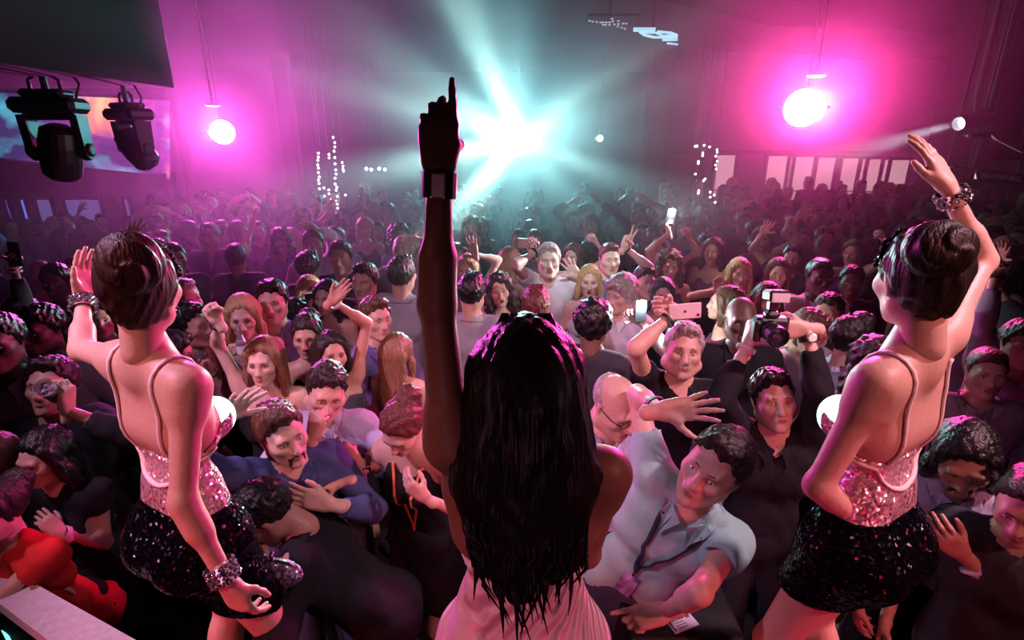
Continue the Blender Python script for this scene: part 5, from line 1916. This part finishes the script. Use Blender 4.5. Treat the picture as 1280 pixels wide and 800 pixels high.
# ------------------------------------------------------------------ the stage ledge
lg = link('stage_ledge', None, None, (-1.6, 1.55, 0.0))
tag(lg, 'pale flat-topped ledge running beside the stage below the red-lit woman', 'ledge')
O_ = np.array([-1.6, 1.55, 0.0])
far = [atZ(170, 800, 1.15), atZ(0, 705, 1.15)]
near = [atZ(60, 800, 1.15), atZ(0, 755, 1.15)]
fd_ = nrm(far[1] - far[0])
nd_ = nrm(near[1] - near[0])
Fp = [far[0] - fd_ * 0.10, far[1] + fd_ * 1.2]
Np = [near[0] - nd_ * 0.02, near[1] + nd_ * 1.2]
quad = [Np[0] - O_, Fp[0] - O_, Fp[1] - O_, Np[1] - O_]
LEDGEM = mat('pale_ledge_laminate', (0.70, 0.62, 0.70), 0.45)
bump(LEDGEM, 40, 0.1, 0.002, vary=0.12)
V = [q + np.array([0, 0, 0.0]) for q in quad] + [q - np.array([0, 0, 0.05]) for q in quad]
MB().add(V, [(0, 1, 2, 3), (7, 6, 5, 4), (0, 4, 5, 1), (1, 5, 6, 2), (2, 6, 7, 3), (3, 7, 4, 0)]).build('ledge_top', LEDGEM, lg)
mid = [(quad[0] + quad[1]) / 2, (quad[2] + quad[3]) / 2]
dl = nrm(mid[1] - mid[0])
wl = np.array([-dl[1], dl[0], 0]) * 0.04
V = []
for zz in (0.0, 1.10):
    for p, s1 in ((mid[0], 1), (mid[0], -1), (mid[1], -1), (mid[1], 1)):
        q = p + wl * s1
        V.append((q[0], q[1], zz))
MB().add(V, [(3, 2, 1, 0), (4, 5, 6, 7), (0, 1, 5, 4), (1, 2, 6, 5), (2, 3, 7, 6), (3, 0, 4, 7)]).build('ledge_panel', DARK, lg)
a, b = atZ(-20, 740, 0.95) - O_, atZ(14, 806, 0.95) - O_
MB().tube([a, b], 0.006, 6).build('led_strip', mat('teal_led', (0.1, 0.5, 0.5), 0.4, emit=(0.25, 1.0, 0.85), estr=1.2), lg)

# ------------------------------------------------------------------ things held by people
def hand_pos(s, k, off=(0, 0, 0)):
    return s.glo(s.A[k][2] + s.A[k][3] @ np.array(off, float))


def phone(c, M, label, m, flash=0, screen_m=None, size=(0.075, 0.009, 0.15)):
    o = link('phone', None, None, c)
    tag(o, label, 'phone')
    MB().box((0, 0, 0), size, M, bev=0.003).build('phone_body', m, o)
    M = np.array(M)
    back = M @ np.array([0, -1, 0])
    MB().lathe([(0.007, 0), (0.007, 0.002)], M @ np.array([size[0] * 0.28, -size[1] / 2, size[2] * 0.40]), 12, np.stack([M[:, 0], M[:, 2], -M[:, 1]], 1)).build('phone_lens', MATS['black_plastic'], o)
    MB().box(M @ np.array([0, size[1] / 2 + 0.0005, 0]), (size[0] * 0.9, 0.001, size[2] * 0.86), M).build('phone_screen', screen_m or mat('dark_phone_glass', (0.01, 0.01, 0.012), 0.1), o)
    if flash:
        MB().lathe([(0.017, 0), (0.017, 0.004), (0.008, 0.006)], M @ np.array([size[0] * 0.05, -size[1] / 2, size[2] * 0.40]), 12, np.stack([M[:, 0], M[:, 2], -M[:, 1]], 1)).build('phone_flash', mat('phone_flash_lit', (1, 1, 1), 0.3, emit=(0.85, 1.0, 0.95), estr=400), o)
        l = bpy.data.lights.new('phone_flash_light', 'POINT')
        l.energy = flash
        l.color = (0.8, 1.0, 0.95)
        l.shadow_soft_size = 0.012
        lo_ = bpy.data.objects.new('phone_flash_light', l)
        COL.objects.link(lo_)
        lo_.location = np.array(c) + M @ np.array([size[0] * 0.05, -size[1] / 2 - 0.02, size[2] * 0.40])
    return o


PHW = mat('white_phone_back', (0.80, 0.62, 0.66), 0.3)
PHB = mat('black_phone_back', (0.02, 0.02, 0.025), 0.3)
LAND = rotm(0, 0, 0) @ np.array(Matrix.Rotation(PI / 2, 3, 'Y'))
sp_ = PEOPLE['phone']
c = hand_pos(sp_, 'R', (0.0, -0.02, 0.11))
c = atY(856, 389, c[1] - 0.01)
o = phone(c, np.array(Matrix.Rotation(R(-5), 3, 'Y') @ Matrix.Rotation(PI / 2, 3, 'Y')), 'white phone held sideways above the grey-haired man', PHW)
# the round mark on its back
MB().lathe([(0.007, 0), (0.007, 0.001)], (0, -0.0045, 0), 12, np.stack([(1, 0, 0), (0, 0, 1), (0, -1, 0)], 1)).build('phone_emblem', mat('phone_mark', (0.35, 0.25, 0.28), 0.2, 0.8), o)
s_ = PEOPLE['both_hands']
phone(hand_pos(s_, 'R', (-0.02, -0.035, 0.10)), np.array(Matrix.Rotation(PI / 2, 3, 'Y')), 'pale pink phone held sideways in an outstretched hand', mat('pink_phone_back', (0.75, 0.45, 0.45), 0.35))
s_ = PEOPLE['long_curls']
phone(atY(838, 272, hand_pos(s_, 'R', (0, -0.03, 0.09))[1]), rotm(0, 0, 8), 'phone with its flash lit held high above the long-curled woman', PHB, flash=14.0)
s_ = PEOPLE['pale_mop']
phone(atY(801, 389, hand_pos(s_, 'L', (0, -0.03, 0.08))[1] - 0.02), rotm(0, 0, 0), 'phone with a glaring flash beside the tousle-haired man', PHB, flash=30.0)
s_ = PEOPLE['phone_up']
phone(hand_pos(s_, 'L', (0, -0.03, 0.10)), rotm(0, 0, 6), 'dark phone held up at the dim end of the crowd', PHB)
s_ = PEOPLE['phone_lit']
c = hand_pos(s_, 'L', (0, -0.03, 0.09))
phone(c, rotm(20, -25, 0), 'phone lighting the face of a blonde woman', PHB, screen_m=mat('lit_phone_screen', (0.5, 0.5, 0.5), 0.3, emit=(0.8, 0.9, 1.0), estr=14))

# the camera
s_ = PEOPLE['camera']
cy_ = (hand_pos(s_, 'L')[1] + hand_pos(s_, 'R')[1]) / 2 - 0.03
c = atY(962, 408, cy_)
o = link('camera_body_with_flash', None, None, c, (0, 0, R(-4)))
tag(o, 'black photo camera with flash unit held overhead by a man in black', 'camera')
bp_ = MATS['black_plastic']
MB().box((0, 0, 0), (0.135, 0.055, 0.085), bev=0.012).build('camera_body', bp_, o)
MB().box((0.0, 0, 0.052), (0.055, 0.05, 0.03), bev=0.010).build('viewfinder_hump', bp_, o)
MB().box((-0.058, -0.02, -0.01), (0.03, 0.05, 0.09), bev=0.010).build('hand_grip', bp_, o)
fm = np.stack([(1, 0, 0), (0, 0, 1), (0, -1, 0)], 1)
MB().lathe([(0.038, 0.02), (0.040, 0.05), (0.036, 0.055), (0.036, 0.085), (0.041, 0.09), (0.041, 0.12), (0.035, 0.122), (0.033, 0.11)], (-0.01, 0, -0.004), 20, fm).build('lens', bp_, o)
MB().lathe([(0.033, 0.108), (0.02, 0.114), (0.006, 0.116)], (-0.01, 0, -0.004), 18, fm).build('lens_glass', MATS.get('lamp_glass'), o)
MB().box((0, 0.005, 0.088), (0.034, 0.04, 0.045), bev=0.006).build('flash_foot', bp_, o)
MB().box((0.0, -0.012, 0.132), (0.075, 0.085, 0.045), rotm(0, -12, 0), bev=0.008).build('flash_head', bp_, o)
MB().box((0.0, -0.060, 0.136), (0.066, 0.006, 0.036), rotm(0, -12, 0), bev=0.002).build('flash_window', mat('flash_diffuser', (0.6, 0.55, 0.58), 0.4), o)

# glasses, bottles
GLASS = mat('tumbler_glass', (0.75, 0.70, 0.78), 0.08, spec=0.8)
GLASS.node_tree.nodes['Principled BSDF'].inputs['Transmission Weight'].default_value = 0.75


def tumbler(c, label, drink, M=None, h=0.10, r=0.036):
    o = link('drinking_glass', None, None, c)
    tag(o, label, 'glass')
    MB().lathe([(r * 0.8, 0), (r, h), (r * 0.93, h), (r * 0.74, 0.008)], (0, 0, 0), 18, M).build('glass_wall', GLASS, o, smooth=False)
    MB().lathe([(r * 0.72, 0.01), (r * 0.86, h * 0.66)], (0, 0, 0), 16, M).build('drink', drink, o)
    ice = MB()
    for i in range(3):
        p = np.array([0.014 * math.cos(i * 2.1), 0.014 * math.sin(i * 2.1), h * 0.66 + 0.004])
        ice.box((np.array(M) if M is not None else np.eye(3)) @ p, (0.02, 0.02, 0.02), rotm(i * 40, 20, 10), bev=0.004)
    ice.build('ice_cubes', GLASS, o)


tumbler(hand_pos(PEOPLE['drinker'], 'L', (0, -0.035, 0.05)), 'clear tumbler tipped to the lips of the man in black', mat('clear_drink', (0.5, 0.45, 0.5), 0.1), rotm(0, 35, 0))
tumbler(hand_pos(PEOPLE['profile'], 'L', (0, -0.03, 0.06)), 'iced drink held up by the man seen from the side', mat('pink_drink', (0.6, 0.3, 0.35), 0.1))
tumbler(atZ(30, 596, 1.32), 'glass of bright orange drink before the black-haired woman in profile', mat('orange_drink', (0.95, 0.40, 0.02), 0.15, emit=(0.9, 0.35, 0.02), estr=0.0))
o = link('bottle', None, None, hand_pos(PEOPLE['blonde_drink'], 'L', (0, -0.03, 0.02)))
tag(o, 'slim clear bottle in the hand of the straight-haired blonde woman', 'bottle')
MB().lathe([(0.028, -0.05), (0.030, 0.0), (0.030, 0.08), (0.013, 0.12), (0.012, 0.17), (0.014, 0.172), (0.014, 0.182)], (0, 0, 0), 16).build('bottle_glass', GLASS, o, smooth=False)
MB().lathe([(0.0305, 0.01), (0.0308, 0.06)], (0, 0, 0), 16).build('bottle_label', CL['white'], o)

# silver clutch
c = atY(344, 716, PEOPLE['bending'].glo(PEOPLE['bending'].A['L'][2])[1] - 0.08)
o = link('clutch_bag', None, None, c, (R(12), R(6), 0))
tag(o, 'round silver beaded clutch bag below the bending man', 'bag')
f = SDF().ell((0, 0, 0), (0.088, 0.035, 0.062), k=0.01)
f.wave(curls(0.004, 230))
link('bag_body', mesh_data('bag_body', *net(f, 0.006), sequin('silver_beads', (0.62, 0.55, 0.75), 0.25, 0.7, 140)), o)
MB().tube([(-0.084, 0, 0.012), (-0.05, 0, 0.052), (0, 0, 0.066), (0.05, 0, 0.052), (0.084, 0, 0.012)], 0.006, 8).build('bag_frame', MATS['chrome'], o)
MB().box((0, 0, 0.082), (0.012, 0.02, 0.03), bev=0.004).build('bag_clasp', MATS['chrome'], o)

# dark shoulder bag beside the left dancer
c = atY(233, 497, PEOPLE['glossy'].glo(PEOPLE['glossy'].P)[1] - 0.22)
o = link('shoulder_bag', None, None, c, (0, 0, R(20)))
tag(o, 'black leather shoulder bag behind the lit cup of the crystal-cuffed dancer', 'bag')
LEA = mat('black_leather', (0.012, 0.012, 0.018), 0.3)
f = SDF().cone((-0.07, 0, -0.02), (0.07, 0, -0.02), 0.06, 0.06, n=(0, 1, 0), q=0.5, k=0.02).cone((-0.05, 0, 0.035), (0.05, 0, 0.035), 0.035, 0.035, n=(0, 1, 0), q=0.6, k=0.03)
link('bag_body', mesh_data('bag_body', *net(f, 0.008), LEA), o)
MB().tube([(-0.08, 0, 0.04), (-0.06, 0.02, 0.16), (0.0, 0.05, 0.22), (0.06, 0.02, 0.16), (0.08, 0, 0.04)], 0.008, 8).build('bag_strap', LEA, o)
MB().box((0, -0.034, 0.01), (0.09, 0.006, 0.004)).build('bag_zip', MATS['chrome'], o)

# ticket under the front man's hand, on a black flight case standing before the stage
fc = atZ(853, 777, 1.02)
o = link('flight_case', None, None, (fc[0] + 0.0, fc[1] + 0.10, 0.0))
tag(o, 'black flight case against the stage below the pointing hand', 'case')
CASE = mat('case_black', (0.006, 0.006, 0.008), 0.7)
MB().box((0, 0, 0.49), (0.42, 0.34, 0.90), bev=0.015).build('case_body', CASE, o)
MB().box((0, 0, 0.975), (0.42, 0.34, 0.07), bev=0.012).build('case_lid', CASE, o)
for sx in (-1, 1):
    for sy in (-1, 1):
        MB().tube([(sx * 0.17, sy * 0.13, 0.0), (sx * 0.17, sy * 0.13, 0.04)], 0.03, 12).build('case_wheel', MATS['black_plastic'], o)
TICK = mat('ticket_card', (0.70, 0.58, 0.66), 0.6)
o = link('ticket', None, None, (fc[0], fc[1], 1.0145), (0, 0, R(22)))
tag(o, 'small pale printed ticket lying below the pointing hand', 'ticket')
MB().box((0, 0, 0), (0.105, 0.060, 0.003)).build('ticket_card', TICK, o)
INK = mat('ticket_ink', (0.12, 0.08, 0.14), 0.7)
tk = MB()
tk.box((-0.044, 0, 0.0018), (0.008, 0.045, 0.0008)).box((0.034, 0.018, 0.0018), (0.016, 0.014, 0.0008))
for i in range(4):
    tk.box((-0.008, 0.016 - 0.011 * i, 0.0018), (0.045 - 0.006 * (i % 2), 0.003, 0.0008))
tk.build('ticket_print', INK, o)

# ------------------------------------------------------------------ string lights
BULB = mat('led_bulb', (1, 1, 1), 0.3, emit=(1.0, 0.85, 1.0), estr=7)


def string(x0, y0, x1, y1, Yd, ons, seed, label, group):
    rng = random.Random(seed)
    top_ = atY(x0, y0, Yd)
    bot = atY(x1, y1, Yd)
    o = link('string_light', None, None, bot)
    tag(o, label, 'string light', group)
    L = top_ - bot
    MB().tube([(0, 0, 0), L, (L[0], 0, 4.35 - bot[2])], 0.004, 5).build('wire', MATS['black_plastic'], o)
    mb = MB()
    for t in ons:
        p = L * t + np.array([rng.uniform(-.015, .015), 0, 0])
        v, fc = sphere(p, 0.018, 6, 4)
        mb.add(v, [tuple(dict.fromkeys(q)) for q in fc])
    b = mb.build('led_bulbs', BULB, o, smooth=True)
    b['kind'] = 'stuff'


rr = random.Random(3)
LEFTS = [(397, 188, 400, 256, [.95, .88, .82, .74, .68, .60, .52, .46, .40, .30, .08]), (417, 165, 423, 292, [.95, .9, .86, .82, .76, .7, .64, .6, .56, .5, .47, .44, .38, .34, .3, .26, .22, .18, .12]),
         (410, 190, 413, 262, [.96, .9, .35, .28, .18]), (428, 200, 433, 262, [.95, .88, .82, .78, .3]), (405, 228, 408, 262, [.8, .5, .1])]
for i, (x0, y0, x1, y1, on) in enumerate(LEFTS):
    string(x0, y0, x1, y1, 9.0 + 0.15 * i, on, i, 'string of small white bulbs hanging beside the pointing arm', 'string lights beside the arm')
RIGHTS = [(868, 181, 870, 270, [.98, .60, .22, .16, .08]), (872, 181, 874, 262, [.98, .75, .72, .3, .26]), (879, 180, 881, 258, [.98, .86, .82, .45, .42]), (886, 182, 887, 262, [.98, .28, .2]), (896, 184, 893, 262, [.96, .92, .86, .78, .72, .66, .24, .12])]
for i, (x0, y0, x1, y1, on) in enumerate(RIGHTS):
    string(x0, y0, x1, y1, 9.0 + 0.15 * i, on, 20 + i, 'string of small white bulbs hanging beside the pale windows', 'string lights by the windows')

# small bright spot lamp beside the effect lamp, and two bar lamps far back
def bar_lamp(x, y, Yd, label, r=0.03, e=25, group=None):
    o = link('spot_lamp', None, None, atY(x, y, Yd))
    tag(o, label, 'lamp', group)
    MB().lathe([(r * 0.9, 0.12), (r * 1.25, 0.10), (r * 1.3, 0.0), (r * 1.1, 0.0)], (0, 0, 0), 14, fm @ np.diag([1, 1, -1.0])).build('lamp_housing', MATS['black_metal'], o)
    v, fc_ = sphere((0, -0.005, 0), (r, r * 0.5, r), 10, 6)
    MB().add(v, [tuple(dict.fromkeys(q)) for q in fc_]).build('lit_lens', mat('small_lit_lens', (1, 1, 1), 0.3, emit=(0.9, 1.0, 1.0), estr=e), o, smooth=True)
    MB().tube([(0, 0.06, 0.03), (0, 0.06, 4.35 - o.location[2])], 0.008, 6).build('hanger', MATS['black_metal'], o)


bar_lamp(750, 173, 9.5, 'small white spot lamp hanging beside the effect lamp', 0.05, 12)
for i, x in enumerate((458, 464, 474, 481)):
    bar_lamp(x, 211 + (i % 2), 13.5, 'tiny white lamp over the far bar', 0.035, 5, 'lamps over the far bar')

# logo projected on the ceiling, its light built as thin glowing tubes
root = link('projected_logo', None, None, atY(815, 42, 6.0))
tag(root, 'pale blue logo projected on the ceiling, built as glowing tubes', 'projected logo')
LOGO_GLOW = mat('projected_logo_glow', (0.3, 0.5, 0.55), 0.4, emit=(0.35, 0.75, 0.90), estr=0.9)
o_ = np.array(root.location)
zc = o_[2]


def logo_stroke(pts, r):
    q = [atZ(x, y, zc) - o_ for x, y in pts]
    return MB().tube(q, r, 6)


logo_stroke([(792, 37), (819, 37)], 0.02).build('logo_glow_tube', LOGO_GLOW, root)
logo_stroke([(800, 40), (806, 44), (817, 46.5), (834, 46.8), (846, 46), (846, 44), (838, 41), (822, 39.6)], 0.013).build('logo_glow_tube', LOGO_GLOW, root)
logo_stroke([(803, 41), (820, 41), (829, 45), (841, 44)], 0.010).build('logo_glow_tube', LOGO_GLOW, root)
logo_stroke([(828, 50), (847, 49.5)], 0.013).build('logo_glow_tube', LOGO_GLOW, root)
logo_stroke([(834, 54), (847, 55.5)], 0.010).build('logo_glow_tube', LOGO_GLOW, root)
tb = MB()
pl = (atZ(815, 42, zc) - o_)
tb.tube([pl + np.array([0, 0, 0.02]), pl + np.array([0, 0, 4.35 - zc])], 0.012, 6)
tb.build('logo_hanger', MATS['black_metal'], root)
root = link('ceiling_lights', None, None, atY(762, 29, 6.2))
root.name = 'led_ceiling_panel'
tag(root, 'scatter of tiny pale lights on a panel under the ceiling', 'light panel')
o_ = np.array(root.location)
zc = o_[2]
mb = MB()
for x, y in [(737, 26), (741, 27), (746, 27.5), (751, 28), (754, 28), (758, 28), (762, 28), (766, 26.5), (765, 23.5), (773, 26.3), (754, 31), (757, 31), (762, 31), (768, 30.5), (773, 30), (779, 29.5), (783, 29.5), (772, 33), (777, 34.5), (781, 36)]:
    p = atZ(x, y, zc) - o_
    mb.box(p, (0.022, 0.012, 0.012))
q = mb.build('led_dots', mat('dim_led', (0.3, 0.3, 0.35), 0.4, emit=(0.6, 0.7, 0.9), estr=0.5), root)
q['kind'] = 'stuff'
MB().box((0, 0, 0.03), (0.5, 0.5, 0.02)).build('panel_plate', CEILM, root)
MB().tube([(0, 0, 0.04), (0, 0, 4.35 - zc)], 0.012, 6).build('panel_hanger', MATS['black_metal'], root)


# slatted lit grilles on the right
def grille(name, P4, n, label, col, e, Yd, slat=0.5):
    c0 = np.mean([atY(x, y, Yd) for x, y in P4], 0)
    root = link(name, None, None, c0)
    tag(root, label, 'grille', 'slatted grilles by the beam lamp')
    A = [atY(x, y, Yd) - c0 for x, y in P4]        # top-left, top-right, bottom-right, bottom-left
    bk = np.array([0, 0.05, 0])
    V = [p + bk for p in A] + [p + bk * 1.6 for p in A]
    MB().add(V, [(3, 2, 1, 0), (4, 5, 6, 7), (0, 1, 5, 4), (1, 2, 6, 5), (2, 3, 7, 6), (3, 0, 4, 7)]).build('lit_backing', mat('grille_light_' + name + str(n), (0.4, 0.35, 0.35), 0.5, emit=col, estr=e), root)
    for i in range(n):
        t0, t1 = (i + 0.15) / n, (i + 0.15 + slat) / n
        sh = 1.1 / n
        a, b = A[0] + (A[1] - A[0]) * min(1, t0 + sh), A[0] + (A[1] - A[0]) * min(1, t1 + sh)
        c, d = A[3] + (A[2] - A[3]) * t1, A[3] + (A[2] - A[3]) * t0
        V = [a, b, c, d] + [p + np.array([0, 0.03, 0]) for p in (a, b, c, d)]
        MB().add(V, [(0, 1, 2, 3), (7, 6, 5, 4), (0, 4, 5, 1), (1, 5, 6, 2), (2, 6, 7, 3), (3, 7, 4, 0)]).build('slat', MATS['black_metal'], root)
    fr = MB()
    for i in range(4):
        fr.tube([A[i], A[(i + 1) % 4]], 0.02, 6)
    fr.build('grille_frame', MATS['black_metal'], root)
    MB().tube([A[0] + np.array([0, 0.06, 0]), A[0] + np.array([0, 0.06, 4.35 - c0[2] - A[0][2]])], 0.015, 6).build('grille_hanger', MATS['black_metal'], root)
    MB().tube([A[1] + np.array([0, 0.06, 0]), A[1] + np.array([0, 0.06, 4.35 - c0[2] - A[1][2]])], 0.015, 6).build('grille_hanger', MATS['black_metal'], root)


grille('louvre_grille', [(1190, 209), (1217, 213), (1214, 225), (1194, 232)], 8, 'bright slatted grille with a warm tint beside the raised hand', (1.0, 0.85, 0.75), 0.7, 6.0)
grille('louvre_grille', [(1222, 213), (1278, 219), (1276, 229), (1224, 224)], 16, 'long bright slatted grille behind the dancer with hand on hip', (1.0, 0.88, 0.90), 0.8, 6.0)
grille('louvre_grille', [(1238, 163), (1282, 178), (1284, 191), (1250, 174)], 10, 'dim upper slatted grille near the beam lamp', (0.9, 0.6, 0.6), 0.25, 6.0)
grille('louvre_grille', [(1212, 169), (1236, 164), (1236, 172), (1218, 172)], 7, 'small dim slatted grille just under the beam lamp', (0.9, 0.6, 0.65), 0.18, 6.0)

# little fittings under the ceiling above the pink lamps
for x, y, Yd, lab in ((266, 132, 7.6, 'small pale ceiling fitting above the lamp beside the screen'), (1020, 95, 6.0, 'small pale ceiling fitting above the lamp by the windows')):
    o = link('ceiling_fitting', None, None, atY(x, y, Yd))
    tag(o, lab, 'light fitting')
    MB().lathe([(0.04, 0.03), (0.085, 0.02), (0.09, 0.0), (0.06, -0.012)], (0, 0, 0), 20).build('fitting_dish', mat('white_enamel', (0.5, 0.46, 0.48), 0.35), o)
    MB().tube([(0, 0, 0.03), (0, 0, 4.35 - o.location[2])], 0.012, 6).build('fitting_rod', MATS['black_metal'], o)
